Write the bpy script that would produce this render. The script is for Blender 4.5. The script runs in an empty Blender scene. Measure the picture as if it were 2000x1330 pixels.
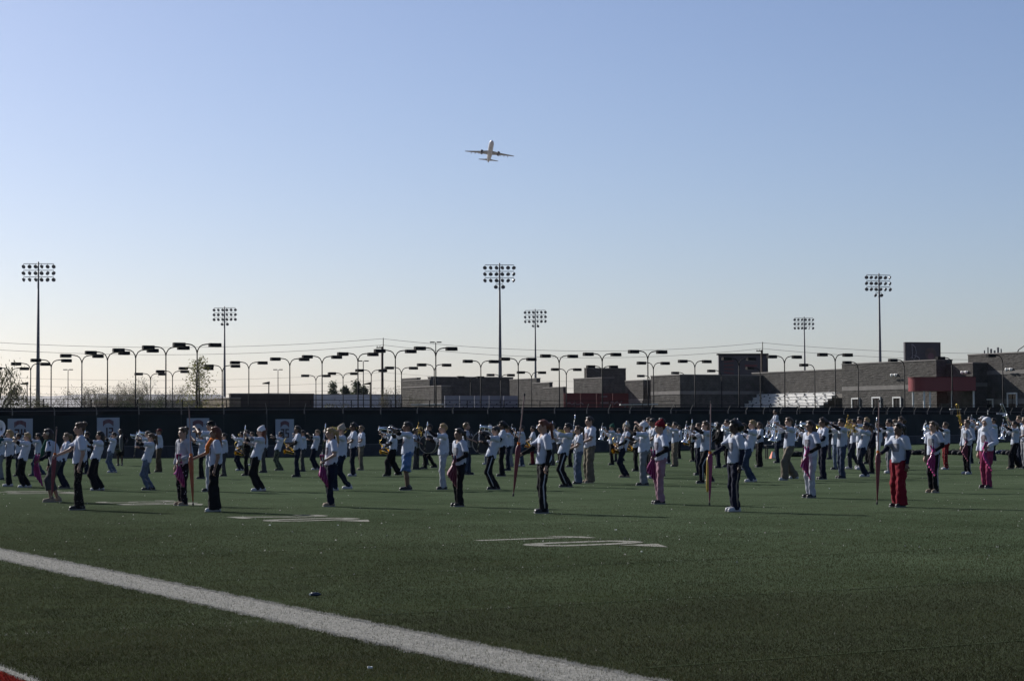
import bpy, bmesh, math, random
import numpy as np
from mathutils import Vector, Matrix

scene = bpy.context.scene
col = scene.collection
rng = np.random.default_rng(7)
random.seed(7)

# ------------------------------------------------------------------ camera
FPX, IW, IH, CAM_H = 4000.0, 2000, 1330, 1.65
PITCH = math.atan(167 / FPX)
ROLL = math.radians(0.344)
cam = bpy.data.cameras.new('camera')
cam.sensor_width = 36.0
cam.lens = 36.0 * FPX / IW
cam.clip_start = 0.1
cam.clip_end = 40000
camo = bpy.data.objects.new('camera', cam)
CAMROT = Matrix.Rotation(math.pi / 2 + PITCH, 3, 'X') @ Matrix.Rotation(-ROLL, 3, 'Z')
camo.matrix_world = Matrix.Translation((0, 0, CAM_H)) @ CAMROT.to_4x4()
col.objects.link(camo)
scene.camera = camo

# ------------------------------------------------------------------ light
SUN_AZ, SUN_EL = math.radians(45), math.radians(30)      # sun to the left, ahead of the camera
world = bpy.data.worlds.new('World')
scene.world = world
world.use_nodes = True
wn = world.node_tree
sky = wn.nodes.new('ShaderNodeTexSky')
sky.sky_type = 'NISHITA'
sky.sun_disc = False
sky.sun_elevation = SUN_EL
sky.sun_rotation = -SUN_AZ
sky.air_density = 0.95
sky.dust_density = 1.5
sky.ozone_density = 1.6
sky.altitude = 600
wb = wn.nodes.new('ShaderNodeMix'); wb.data_type = 'RGBA'; wb.blend_type = 'MULTIPLY'; wb.inputs[0].default_value = 1.0
wb.inputs[7].default_value = (0.965, 0.98, 1.15, 1)          # even white balance of the whole sky
wn.links.new(sky.outputs[0], wb.inputs[6]); wn.links.new(wb.outputs[2], wn.nodes['Background'].inputs[0])
wn.nodes['Background'].inputs[1].default_value = 0.0535
sunl = bpy.data.lights.new('sun', 'SUN')
sunl.energy = 5.0
sunl.angle = math.radians(0.5)
sunl.color = (1.0, 0.96, 0.90)
suno = bpy.data.objects.new('sun', sunl)
sd = Vector((-math.sin(SUN_AZ) * math.cos(SUN_EL), math.cos(SUN_AZ) * math.cos(SUN_EL), math.sin(SUN_EL)))
suno.rotation_euler = sd.to_track_quat('Z', 'Y').to_euler()
suno.location = sd * 60
col.objects.link(suno)
scene.view_settings.view_transform = 'Standard'
scene.view_settings.look = 'None'
scene.view_settings.exposure = 0.68
scene.view_settings.gamma = 1.0
scene.render.engine = 'CYCLES'

# ------------------------------------------------------------------ helpers
CM = np.array(CAMROT)
def ray(x, y): return CM @ np.array([x - IW / 2, -(y - IH / 2), -FPX])
def ground(x, y, z=0.0):
    r = ray(x, y); t = (z - CAM_H) / r[2]
    return np.array([0, 0, CAM_H]) + t * r
def at(x, y, d):
    r = ray(x, y)
    return np.array([0, 0, CAM_H]) + r * (d / r[1])
def proj(p):
    q = CM.T @ (np.array(p, float) - [0, 0, CAM_H])
    return IW / 2 - FPX * q[0] / q[2], IH / 2 + FPX * q[1] / q[2]
U = np.array([-0.478, 0.878, 0]); U /= np.linalg.norm(U)     # along the near sideline
V = np.array([U[1], -U[0], 0])                               # into the field
PHI = math.atan2(-U[0], U[1])
def fld(u, v, z=0.0):
    p = U * u + V * v
    return np.array([p[0], p[1], z])

def tag(o, label=None, cat=None, group=None, kind=None):
    if label: o['label'] = label
    if cat: o['category'] = cat
    if group: o['group'] = group
    if kind: o['kind'] = kind
    return o
def empty(name, loc, rz=0.0, s=(1, 1, 1), parent=None):
    o = bpy.data.objects.new(name, None)
    o.empty_display_size = 0.2
    o.location = [float(c) for c in loc]
    o.rotation_euler = (0, 0, rz)
    o.scale = s
    col.objects.link(o)
    if parent: o.parent = parent
    return o
def link(name, me, mat=None, parent=None, loc=None, rot=None, scale=None):
    o = bpy.data.objects.new(name, me)
    col.objects.link(o)
    if parent: o.parent = parent
    if loc is not None: o.location = [float(c) for c in loc]
    if rot is not None: o.rotation_euler = rot
    if scale is not None: o.scale = scale
    if mat is not None:
        if len(me.materials) == 0: me.materials.append(None)
        o.material_slots[0].link = 'OBJECT'
        o.material_slots[0].material = mat
    return o
def copy_tree(o, parent=None):
    c = o.copy(); col.objects.link(c); c.parent = parent
    for ch in list(o.children): copy_tree(ch, c)
    return c
def npmesh(name, v, f, smooth=False):
    me = bpy.data.meshes.new(name)
    v = np.asarray(v, np.float32)
    me.from_pydata(v.tolist(), [], [list(map(int, q)) for q in f])
    if smooth:
        me.polygons.foreach_set('use_smooth', np.ones(len(me.polygons), bool))
    me.update()
    return me

class MB:
    """collects shapes; build() links them as one mesh object"""
    def __init__(self): self.v = []; self.f = []; self.n = 0
    def add(self, v, f):
        self.v.append(np.asarray(v, float).reshape(-1, 3))
        self.f += [[int(i) + self.n for i in q] for q in f]
        self.n += len(v); return self
    def box(self, c, s, R=None):
        x, y, z = [q / 2 for q in s]
        v = np.array([[-x,-y,-z],[x,-y,-z],[x,y,-z],[-x,y,-z],[-x,-y,z],[x,-y,z],[x,y,z],[-x,y,z]])
        if R is not None: v = v @ np.array(R).T
        return self.add(v + np.array(c), [[0,3,2,1],[4,5,6,7],[0,1,5,4],[1,2,6,5],[2,3,7,6],[3,0,4,7]])
    def bar(self, a, b, w, h=None):
        a, b = np.array(a, float), np.array(b, float)
        d = b - a; L = np.linalg.norm(d); d /= L
        up = np.array([0, 0, 1.]) if abs(d[2]) < 0.95 else np.array([0, 1., 0])
        s = np.cross(d, up); s /= np.linalg.norm(s); t = np.cross(s, d)
        return self.box((a + b) / 2, (w, L, h or w), np.stack([s, d, t], 1))
    def rings(self, R, cap=True, close=False):
        n = len(R[0]); m = len(R)
        f = []
        for i in range(m - 1 + (1 if close else 0)):
            a, b = i * n, ((i + 1) % m) * n
            f += [[a + j, a + (j + 1) % n, b + (j + 1) % n, b + j] for j in range(n)]
        if cap and not close:
            f.append(list(range(n))[::-1]); f.append([(m - 1) * n + j for j in range(n)])
        return self.add(np.concatenate(R), f)
    def tube(self, pts, rad, n=8, cap=True):
        pts = [np.array(p, float) for p in pts]
        if np.isscalar(rad): rad = [rad] * len(pts)
        R = []; ref = None
        for i, p in enumerate(pts):
            t = pts[min(i + 1, len(pts) - 1)] - pts[max(i - 1, 0)]
            t /= (np.linalg.norm(t) + 1e-9)
            if ref is None:
                ref = np.array([1., 0, 0]) if abs(t[0]) < 0.8 else np.array([0, 1., 0])
            s = np.cross(t, ref); s /= np.linalg.norm(s); ref = np.cross(s, t)
            a = np.arange(n) * 2 * math.pi / n
            R.append(p + rad[i] * (np.outer(np.cos(a), ref) + np.outer(np.sin(a), s)))
        return self.rings(R, cap)
    def lathe(self, prof, axis_o=(0, 0, 0), axis=(0, 0, 1), n=16, cap=True):
        ax = np.array(axis, float); ax /= np.linalg.norm(ax)
        ref = np.array([1., 0, 0]) if abs(ax[0]) < 0.8 else np.array([0, 1., 0])
        s = np.cross(ax, ref); s /= np.linalg.norm(s); t = np.cross(ax, s)
        a = np.arange(n) * 2 * math.pi / n
        R = [np.array(axis_o) + ax * z + r * (np.outer(np.cos(a), s) + np.outer(np.sin(a), t)) for r, z in prof]
        return self.rings(R, cap)
    def mesh(self, name, smooth=False):
        return npmesh(name, np.concatenate(self.v), self.f, smooth)
    def build(self, name, mat, parent=None, smooth=False, loc=None, rot=None):
        return link(name, self.mesh(name, smooth), mat, parent, loc, rot)

# ------------------------------------------------------------------ materials
MATS = {}
def mat(name, c, rough=0.8, metal=0.0, var=0.15, vs=8.0, bump=0.0, bs=60.0, spec=0.3, sheen=0.0, c2=None, coord='Object'):
    if name in MATS: return MATS[name]
    m = bpy.data.materials.new(name); m.use_nodes = True
    nt = m.node_tree; b = nt.nodes['Principled BSDF']
    b.inputs['Roughness'].default_value = rough
    b.inputs['Metallic'].default_value = metal
    b.inputs['Specular IOR Level'].default_value = spec
    if sheen: b.inputs['Sheen Weight'].default_value = sheen
    tc = nt.nodes.new('ShaderNodeTexCoord')
    if var > 0:
        nz = nt.nodes.new('ShaderNodeTexNoise'); nz.inputs['Scale'].default_value = vs
        nz.inputs['Detail'].default_value = 5
        nt.links.new(tc.outputs[coord], nz.inputs['Vector'])
        rp = nt.nodes.new('ShaderNodeValToRGB')
        e = rp.color_ramp.elements
        e[0].position, e[1].position = 0.3, 0.7
        d = c2 or [q * (1 - var) for q in c]
        e[0].color = (*d, 1); e[1].color = (*[min(1, q * (1 + var)) for q in c], 1) if c2 is None else (*c, 1)
        nt.links.new(nz.outputs['Fac'], rp.inputs[0]); nt.links.new(rp.outputs[0], b.inputs['Base Color'])
    else:
        b.inputs['Base Color'].default_value = (*c, 1)
    if bump > 0:
        n2 = nt.nodes.new('ShaderNodeTexNoise'); n2.inputs['Scale'].default_value = bs
        nt.links.new(tc.outputs[coord], n2.inputs['Vector'])
        bp = nt.nodes.new('ShaderNodeBump'); bp.inputs['Strength'].default_value = bump
        bp.inputs['Distance'].default_value = 0.02
        nt.links.new(n2.outputs['Fac'], bp.inputs['Height']); nt.links.new(bp.outputs[0], b.inputs['Normal'])
    MATS[name] = m
    return m

M_STEEL = mat('galvanised_steel', (0.10, 0.10, 0.11), 0.7, 0.2, 0.2)
M_PAINTPOLE = mat('grey_mast_paint', (0.10, 0.103, 0.11), 0.6, 0.1, 0.12, 2)
M_DARKPOLE = mat('dark_bronze_paint', (0.012, 0.012, 0.013), 0.75, 0.0, 0.2, 3, spec=0.15)
M_WHITEPAINT = mat('white_field_paint', (0.29, 0.285, 0.27), 0.95, 0, 0.25, 22, 0.5, 90, spec=0.0, c2=(0.10, 0.102, 0.088))
M_NUMBER = mat('worn_number_paint', (0.27, 0.265, 0.245), 0.95, 0, 0.3, 7, 0.5, 90, spec=0.0, c2=(0.13, 0.135, 0.11))
M_WOOD = mat('weathered_wood_pole', (0.06, 0.045, 0.035), 0.9, 0, 0.3, 4)
M_WIRE = mat('power_wire', (0.03, 0.03, 0.035), 0.6, 0, 0.0)
M_SCREEN = mat('dark_windscreen_mesh', (0.012, 0.018, 0.02), 0.9, 0, 0.35, 0.6, 0.2, 5)
M_LOWWALL = mat('dark_low_wall', (0.035, 0.038, 0.045), 0.9, 0, 0.3, 1.5, 0.3, 20)
M_GOLD = mat('gold_lacquer', (0.80, 0.55, 0.14), 0.18, 1.0, 0.1, 20)
M_SILVER = mat('silver_plate', (0.75, 0.77, 0.80), 0.16, 1.0, 0.08, 20)
M_BLACKWOOD = mat('black_wood', (0.012, 0.012, 0.013), 0.35, 0, 0.2, 20)
M_BLACKPL = mat('black_plastic', (0.015, 0.015, 0.017), 0.5, 0, 0.2, 20)
M_PALE = mat('pale_paint', (0.62, 0.62, 0.60), 0.6, 0, 0.1, 3)

# ------------------------------------------------------------------ ground
def turf_material():
    m = bpy.data.materials.new('artificial_turf'); m.use_nodes = True
    nt = m.node_tree; N = nt.nodes; L = nt.links; b = N['Principled BSDF']
    b.inputs['Roughness'].default_value = 0.95
    b.inputs['Specular IOR Level'].default_value = 0.0
    geo = N.new('ShaderNodeNewGeometry')
    def noise(sc, det=4, vec=None):
        n = N.new('ShaderNodeTexNoise'); n.inputs['Scale'].default_value = sc; n.inputs['Detail'].default_value = det
        L.new(vec or geo.outputs['Position'], n.inputs['Vector']); return n.outputs['Fac']
    def ramp(fac, p0, p1, c0, c1):
        r = N.new('ShaderNodeValToRGB'); e = r.color_ramp.elements
        e[0].position, e[1].position = p0, p1; e[0].color = (*c0, 1); e[1].color = (*c1, 1)
        L.new(fac, r.inputs[0]); return r.outputs[0]
    def mix(f, a, c, mode='MIX'):
        x = N.new('ShaderNodeMix'); x.data_type = 'RGBA'; x.blend_type = mode
        if isinstance(f, float): x.inputs[0].default_value = f
        else: L.new(f, x.inputs[0])
        L.new(a, x.inputs[6]); L.new(c, x.inputs[7]); return x.outputs[2]
    mp = N.new('ShaderNodeMapping'); mp.inputs['Rotation'].default_value = (0, 0, -PHI)
    L.new(geo.outputs['Position'], mp.inputs['Vector'])
    mp2 = N.new('ShaderNodeMapping'); mp2.inputs['Scale'].default_value = (1.2, 0.18, 1)
    L.new(mp.outputs[0], mp2.inputs['Vector'])
    big = ramp(noise(0.22, 5), 0.35, 0.68, (0.045, 0.063, 0.038), (0.078, 0.104, 0.066))
    streak = ramp(noise(0.9, 4, mp2.outputs[0]), 0.35, 0.65, (0.045, 0.064, 0.038), (0.066, 0.090, 0.056))
    c = mix(0.45, big, streak)
    fine = ramp(noise(55, 3), 0.35, 0.7, (0.45, 0.45, 0.45), (1.35, 1.35, 1.3))
    c = mix(0.8, c, fine, 'MULTIPLY')
    worn = ramp(noise(1.7, 5), 0.56, 0.72, (0, 0, 0), (0.5, 0.5, 0.5))
    wc = N.new('ShaderNodeRGB'); wc.outputs[0].default_value = (0.038, 0.040, 0.026, 1)
    sp = N.new('ShaderNodeSeparateColor'); L.new(worn, sp.inputs[0])
    c = mix(sp.outputs[0], c, wc.outputs[0])
    # darker look down into the nearer pile, painted into the colour towards the sideline
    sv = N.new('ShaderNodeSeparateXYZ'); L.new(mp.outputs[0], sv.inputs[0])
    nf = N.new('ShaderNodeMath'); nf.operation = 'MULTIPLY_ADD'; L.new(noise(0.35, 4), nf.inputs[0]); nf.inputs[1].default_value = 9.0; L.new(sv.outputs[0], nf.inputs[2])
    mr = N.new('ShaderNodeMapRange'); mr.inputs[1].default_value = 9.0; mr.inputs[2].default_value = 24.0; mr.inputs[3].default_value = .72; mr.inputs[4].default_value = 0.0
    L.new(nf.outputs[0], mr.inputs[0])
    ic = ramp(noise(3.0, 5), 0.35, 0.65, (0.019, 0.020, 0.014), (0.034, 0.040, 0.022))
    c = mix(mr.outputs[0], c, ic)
    # the end zone before the goal line is laid with slightly darker carpet
    ez = N.new('ShaderNodeMapRange'); ez.inputs[1].default_value = 15.9; ez.inputs[2].default_value = 16.6; ez.inputs[3].default_value = .40; ez.inputs[4].default_value = 0.0
    L.new(sv.outputs[1], ez.inputs[0])
    dk = ramp(noise(0.8, 5), 0.35, 0.65, (0.022, 0.022, 0.016), (0.032, 0.034, 0.022))
    c = mix(ez.outputs[0], c, dk)
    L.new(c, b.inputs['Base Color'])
    bp = N.new('ShaderNodeBump'); bp.inputs['Strength'].default_value = 0.9; bp.inputs['Distance'].default_value = 0.03
    L.new(noise(38, 4), bp.inputs['Height']); L.new(bp.outputs[0], b.inputs['Normal'])
    return m
M_TURF = turf_material()

def sheet(name, pts, z, material, kind='structure', parent=None):
    v = [(p[0], p[1], z) for p in pts]
    me = npmesh(name, v, [list(range(len(v)))])
    o = link(name, me, material, parent)
    if kind: o['kind'] = kind
    return o
M_DESERT = mat('desert_ground', (0.17, 0.145, 0.115), 0.95, 0, 0.25, 0.05, 0.3, 2)
M_RED = mat('red_turf', (0.10, 0.012, 0.010), 0.95, 0, 0.3, 25, 0.8, 60, spec=0.0)
sheet('ground', [(-16000, -3000), (16000, -3000), (16000, 24000), (-16000, 24000)], -0.012, M_DESERT)
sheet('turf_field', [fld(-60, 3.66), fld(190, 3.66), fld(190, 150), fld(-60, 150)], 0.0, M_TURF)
sheet('red_apron', [fld(-60, -12), fld(190, -12), fld(190, 3.656), fld(-60, 3.656)], 0.0, M_RED)
sheet('white_apron_line', [fld(-60, 3.655), fld(190, 3.655), fld(190, 3.72), fld(-60, 3.72)], 0.004, M_WHITEPAINT)
sheet('sideline_border', [fld(u_, v_ + k_ * (u_ - 28.5)) for u_, v_, k_ in ((-60, 6.80, .0129), (190, 6.80, .0129), (190, 7.31, .0092), (-60, 7.31, .0092))], 0.004, M_WHITEPAINT)
def line_px(name, a, b, w, mt):
    p, q = ground(*a), ground(*b); d = q - p; d /= np.linalg.norm(d); s = np.array([-d[1], d[0], 0]) * w / 2
    sheet(name, [p - s, q - s, q + s, p + s], 0.004, mt)
M_FADED = mat('faded_field_paint', (0.30, 0.32, 0.28), 0.95, 0, 0.6, 2.5, 0.4, 60, c2=(0.06, 0.09, 0.05))
line_px('field_line', (-60, 897), (960, 887.5), 0.16, M_WHITEPAINT)
line_px('field_line', (900, 891.5), (1180, 895.2), 0.14, M_FADED)
line_px('field_line', (1150, 895), (2040, 899.6), 0.14, M_WHITEPAINT)
line_px('field_line', (980, 885.5), (1560, 889.5), 0.14, M_FADED)
line_px('field_line', (930, 900.5), (1180, 903.5), 0.12, M_FADED)
line_px('field_line', (1560, 907), (2040, 912), 0.12, M_FADED)
M_SEAM = mat('turf_seam', (0.045, 0.055, 0.034), 0.95, 0, 0.5, 1.6, 0.4, 60, spec=0.0, c2=(0.028, 0.038, 0.022))
for k in range(-1, 14):
    u0 = 25.6 + 4.572 * (k - 2)
    w = 0.025
    sheet('yard_line', [fld(u0 - w, 7.5), fld(u0 + w, 7.5), fld(u0 + w, 56), fld(u0 - w, 56)], 0.004, M_SEAM)

# painted yard numbers, with arrow; local x = reading direction (-U), y = up (V)
def number_sheet(name, u0, strokes):
    mb = MB()
    dv = -.24 if 34 < u0 < 36 else 0.0
    for k, poly in enumerate(strokes):
        v = [fld(u0 - x, 13.72 + dv + y, 0.005 + 0.0004 * (k % 7)) for x, y in poly]
        mb.add(v, [list(range(len(v)))])
    o = mb.build(name, M_NUMBER); o['kind'] = 'structure'
def ring_poly(cx, cy, rx, ry, t, a0=0.0, a1=2 * math.pi, n=28, px=2.6):
    def pt(a, rx, ry):
        c, s = math.cos(a), math.sin(a)
        return (cx + rx * abs(c) ** (2 / px) * (1 if c > 0 else -1), cy + ry * abs(s) ** (2 / px) * (1 if s > 0 else -1))
    out = []
    for i in range(n):
        a, b = a0 + (a1 - a0) * i / n, a0 + (a1 - a0) * (i + 1) / n
        out.append([pt(a, rx, ry), pt(b, rx, ry), pt(b, rx - t, ry - t), pt(a, rx - t, ry - t)])
    return out
def zero(cx): return ring_poly(cx, 0.9, 0.48, 0.9, 0.27)
def one(cx): return [[(cx - .11, 0), (cx + .11, 0), (cx + .11, 1.8), (cx - .11, 1.8)], [(cx - .42, 1.36), (cx - .1, 1.62), (cx - .1, 1.8), (cx - .42, 1.55)], [(cx + .115, 1.55), (cx + .36, 1.62), (cx + .36, 1.8), (cx + .115, 1.8)]]
def two(cx): return ring_poly(cx, 1.33, .44, .47, .22, -.55, math.pi) + [[(cx - .44, 0), (cx + .44, 0), (cx + .44, .22), (cx - .44, .22)], [(cx - .44, .225), (cx - .12, .225), (cx + .4, 1.05), (cx + .16, 1.16)]]
def three(cx): return ring_poly(cx, 1.34, .44, .46, .22, -1.57, 2.9) + ring_poly(cx, .47, .44, .47, .22, -2.9, 1.57)
def four(cx): return [[(cx + .08, 0), (cx + .3, 0), (cx + .3, 1.8), (cx + .08, 1.8)], [(cx - .46, .42), (cx + .46, .42), (cx + .46, .64), (cx - .46, .64)], [(cx - .46, .645), (cx - .22, .645), (cx + .1, 1.8), (cx - .12, 1.8)]]
arrow = [[(1.38, 1.10), (1.38, 1.72), (2.15, 1.4)]]
for i, (dg) in enumerate((one, two, three, four)):
    number_sheet('yard_number', 25.55 + 9.144 * i, dg(-0.75) + zero(0.75) + arrow)

# near turf blades (uncountable): one object; blades standing in the painted band are white, in the apron red
def turf_blades():
    n = 760000
    d = 11.3 + (48 - 11.3) * rng.random(n) ** 1.9
    xl, xr = -0.262 * d - 0.3, 0.262 * d + 0.3
    x = xl + (xr - xl) * rng.random(n)
    k0 = 60000
    ue = 8 + 44 * rng.random(k0) ** 1.5; top_ = rng.random(k0) < .5; ve = np.where(top_, 7.335 + .0092 * (ue - 28.5), 6.79 + .0129 * (ue - 28.5)) + rng.normal(0, .028, k0) + .02 * np.sin(ue * 9.1) + .012 * np.sin(ue * 23)
    x[:k0] = U[0] * ue + V[0] * ve; d[:k0] = U[1] * ue + V[1] * ve
    uu = x * U[0] + d * U[1]; vv = x * V[0] + d * V[1]
    # tufts: pull some blades together
    hgt = (0.008 + 0.015 * rng.random(n)) * np.clip((50 - d) / 24, 0.1, 1)
    wid = 0.0020 + 0.0024 * rng.random(n) + 0.00008 * d
    ang = rng.random(n) * math.pi
    lean = rng.normal(0, 0.55, (n, 2)) * hgt[:, None]
    jit = rng.normal(0, 0.014, n); edge = vv + jit; e_in = edge - .0092 * (uu - 28.5); e_out = edge - .0129 * (uu - 28.5)
    mi = np.zeros(n, np.int32)
    mi[(rng.random(n) < 0.42)] = 1
    inl = ((e_out > 6.78) & (e_in < 7.345)) | ((edge > 3.64) & (edge < 3.73))
    mi[inl & (rng.random(n) < 0.8)] = 2
    mi[edge < 3.62] = 3
    mi[:k0] = 2
    # stray flecks of paint on the old yard lines
    for k in range(-2, 3):
        mi[(np.abs(uu - (25.6 + 4.572 * k)) < 0.06) & (rng.random(n) < 0.07)] = 2
    mi[rng.random(n) < 0.0009] = 2
    tall = inl & (rng.random(n) < 0.25)
    hgt[tall] *= 1.1 + .5 * rng.random(tall.sum())
    hgt[:k0] *= .85
    mi[(uu < 16.4) & (vv > 7.5) & (mi < 2) & (rng.random(n) < .35)] = 4
    # loose flecks of old line paint lying further out
    k1 = n - 900
    d[k1:] = 24 + 62 * rng.random(900); x[k1:] = (rng.random(900) - .5) * .54 * d[k1:]
    snap = rng.random(900) < .45
    uf = x[k1:] * U[0] + d[k1:] * U[1]; us = 25.6 + 4.572 * np.round((uf - 25.6) / 4.572) + rng.normal(0, .05, 900)
    x[k1:] += np.where(snap, (us - uf) * U[0], 0); d[k1:] += np.where(snap, (us - uf) * U[1], 0)
    mi[k1:] = 2; wid[k1:] = .014 + .03 * rng.random(900); hgt[k1:] = .008 + .016 * rng.random(900); lean[k1:] *= .3
    cx, sy = np.cos(ang) * wid / 2, np.sin(ang) * wid / 2
    v = np.zeros((n, 3, 3), np.float32)
    v[:, 0] = np.stack([x - cx, d - sy, np.zeros(n)], 1)
    v[:, 1] = np.stack([x + cx, d + sy, np.zeros(n)], 1)
    v[:, 2] = np.stack([x + lean[:, 0], d + lean[:, 1], hgt], 1)
    me = bpy.data.meshes.new('turf_blades')
    me.vertices.add(3 * n); me.vertices.foreach_set('co', v.reshape(-1))
    me.loops.add(3 * n); me.loops.foreach_set('vertex_index', np.arange(3 * n, dtype=np.int32))
    me.polygons.add(n); me.polygons.foreach_set('loop_start', np.arange(0, 3 * n, 3, dtype=np.int32))
    for c in (mat('blade_green', (0.028, 0.036, 0.0125), 0.9, 0, 0.55, 0.7, spec=0.05), mat('blade_olive', (0.036, 0.034, 0.0155), 0.9, 0, 0.55, 0.5, spec=0.05),
              mat('blade_white', (0.32, 0.315, 0.295), 0.9, 0, 0.3, 6, spec=0.05), mat('blade_red', (0.085, 0.010, 0.009), 0.9, 0, 0.3, 4, spec=0.05), mat('blade_dark', (0.019, 0.020, 0.011), 0.9, 0, 0.4, 0.6, spec=0.05)):
        nt = c.node_tree; pb = nt.nodes['Principled BSDF']                       # thin fibres let some sun through
        tl = nt.nodes.new('ShaderNodeBsdfTranslucent'); ms = nt.nodes.new('ShaderNodeMixShader'); ms.inputs[0].default_value = .28
        nt.links.new(pb.inputs['Base Color'].links[0].from_socket, tl.inputs[0])
        nt.links.new(pb.outputs[0], ms.inputs[1]); nt.links.new(tl.outputs[0], ms.inputs[2]); nt.links.new(ms.outputs[0], nt.nodes['Material Output'].inputs[0])
        me.materials.append(c)
    me.polygons.foreach_set('material_index', mi)
    me.update(calc_edges=True)
    o = link('turf_blades', me)
    tag(o, 'short green artificial grass blades along the white sideline', 'turf', kind='stuff')
turf_blades()
# ------------------------------------------------------------------ field fence on its low wall
FPTS = [ground(-60, 895.6), ground(520, 892.6), ground(1150, 882.3), ground(2060, 859.8)]
RAIL_Z = 2.66
def frange(p, q, step):
    L = np.linalg.norm(q - p); n = max(1, round(L / step))
    return [p + (q - p) * i / n for i in range(n + 1)]
FENCE_LBL = ['dark windscreen fence with barbed wire arms, hung with white jersey posters',
             'dark windscreen fence with barbed wire arms behind the clarinet rows',
             'long dark windscreen fence receding towards the pale stair panel']
post_me = MB().tube([(0, 0, 0), (0, 0, RAIL_Z + .03)], 0.035, 8).mesh('fence_post')
for k in range(3):
    p, q = FPTS[k], FPTS[k + 1]
    d = (q - p) / np.linalg.norm(q - p); ang = math.atan2(d[1], d[0]); nrm = np.array([d[1], -d[0], 0])
    wl = MB(); L = np.linalg.norm(q - p)
    wr = empty('low_wall', p, ang); tag(wr, ['dark low wall below the jersey posters', 'dark low wall behind the clarinet rows', 'dark low wall running towards the stair panel'][k], 'wall')
    nb = max(1, round(L / 6.1))
    for i in range(nb):
        MB().box(((i + .5) * L / nb, 0, 0.31), (L / nb - 0.02, 0.2, 0.62)).build('wall_panel', M_LOWWALL, wr)
    MB().box((L / 2, 0, 0.645), (L, 0.24, 0.05)).build('coping', mat('wall_coping', (0.09, 0.092, 0.1), .9), wr)
    fr = empty('windscreen_fence', p, ang); tag(fr, FENCE_LBL[k], 'fence')
    n = max(1, round(L / 2.55))
    for i in range(n + 1):
        x = i * L / n
        if k == 0 or i > 0:
            link('post', post_me, M_STEEL, fr, (x, 0.16, 0))
            MB().tube([(0, 0, 0), (-.04, -0.22, .36)], .018, 6).build('barb_arm', mat('barb_arm_steel', (.13, .13, .13), .7, .1), fr, loc=(x, 0.16, RAIL_Z))
        if i < n:
            sag = 0.02 * math.sin(i * 2.3)
            MB().box((x + L / n / 2, 0.10, (0.67 + 2.42) / 2 + sag), (L / n - .015, 0.012, 1.74)).build('windscreen', M_SCREEN, fr)
    MB().tube([(0, 0.16, RAIL_Z), (L, 0.16, RAIL_Z)], .022, 6).build('top_rail', M_STEEL, fr)
    MB().tube([(0, 0.16, .72), (L, 0.16, .72)], .02, 6).build('bottom_rail', M_STEEL, fr)
    for j in range(3):
        t = (j + 1) / 3
        MB().tube([(0, 0.16 - .22 * t, RAIL_Z + .36 * t), (L, 0.16 - .22 * t, RAIL_Z + .36 * t)], .005, 4).build('barbed_wire', M_WIRE, fr)

# posters on the fence: panel, red emblem, number
def bar_digit(mb, segs, x, z, w, h, t, y):
    S = {'a': ((x, z + h), (x + w, z + h)), 'b': ((x + w, z + h), (x + w, z + h / 2)), 'c': ((x + w, z + h / 2), (x + w, z)),
         'd': ((x, z), (x + w, z)), 'e': ((x, z), (x, z + h / 2)), 'f': ((x, z + h / 2), (x, z + h)), 'g': ((x, z + h / 2), (x + w, z + h / 2))}
    for i, s in enumerate(segs):
        (x0, z0), (x1, z1) = S[s]
        ex = t / 2 if x0 != x1 else 0; ez = t / 2 if z0 != z1 else 0
        mb.box(((x0 + x1) / 2, y - .0015 * i, (z0 + z1) / 2), (abs(x1 - x0) + t, .006, abs(z1 - z0) + t))
DIG = {'3': 'abgcd', '4': 'fgbc', '1': 'bc', '0': 'abcdef', '5': 'afgcd', '7': 'abc', '8': 'abcdefg'}
M_POSTER = mat('white_banner_vinyl', (0.28, 0.305, 0.36), 0.6, 0, 0.06, 1)
M_PRED = mat('dark_red_print', (0.10, 0.028, 0.034), 0.6, 0, 0.3, 6)
M_PDARK = mat('black_red_print', (0.05, 0.025, 0.025), 0.6, 0, 0.3, 6)
def poster(x0, x1, y0, y1, num, lbl):
    xm = (x0 + x1) / 2
    p, q = (FPTS[0], FPTS[1]) if xm < 520 else (FPTS[1], FPTS[2])
    d = (q - p) / np.linalg.norm(q - p)
    r = ray(xm, 850); r = r / r[1]
    # intersect ground track of the pixel column with the fence line
    A = np.array([[r[0], -d[0]], [r[1], -d[1]]]); t = np.linalg.solve(A, p[:2])
    dep = r[1] * t[0]
    c0 = at(xm, (y0 + y1) / 2, dep); s = dep / FPX
    w, h = (x1 - x0) * s, (y1 - y0) * s
    ang = math.atan2(d[1], d[0])
    e = empty('jersey_poster', c0 + np.array([d[1], -d[0], 0]) * 0.03, ang); tag(e, lbl, 'poster', 'jersey posters on the windscreen fence')
    MB().box((0, 0, 0), (w, 0.02, h)).build('panel', M_POSTER, e)
    em = MB()
    n = 9
    for i in range(n):
        a = -0.5 + i / (n - 1)
        zt = h * (0.43 - 0.25 * a * a); zb = h * (.27 - .55 * a * a * .9)
        em.box((a * w * .42, -.014, (zt + zb) / 2), (w * .42 / n * .92, .006, zt - zb))
    em.build('emblem', M_PRED, e)
    dm = MB(); dw = w * .13; k = len(num)
    for i, c in enumerate(num):
        xx = (i - (k - 1) / 2) * w * .25 - dw / 2
        bar_digit(dm, DIG[c], xx, -h * .28, dw, h * .33, w * .065, -.016)
    dm.build('number', M_PDARK, e)
    MB().box((w * .1, -.013, -h * .42), (w * .22, .004, h * .02)).build('caption_bar', M_PDARK, e)
poster(15, 64.5, 817.5, 866, '34', 'white jersey poster with number 34 behind the sousaphone bell')
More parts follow.
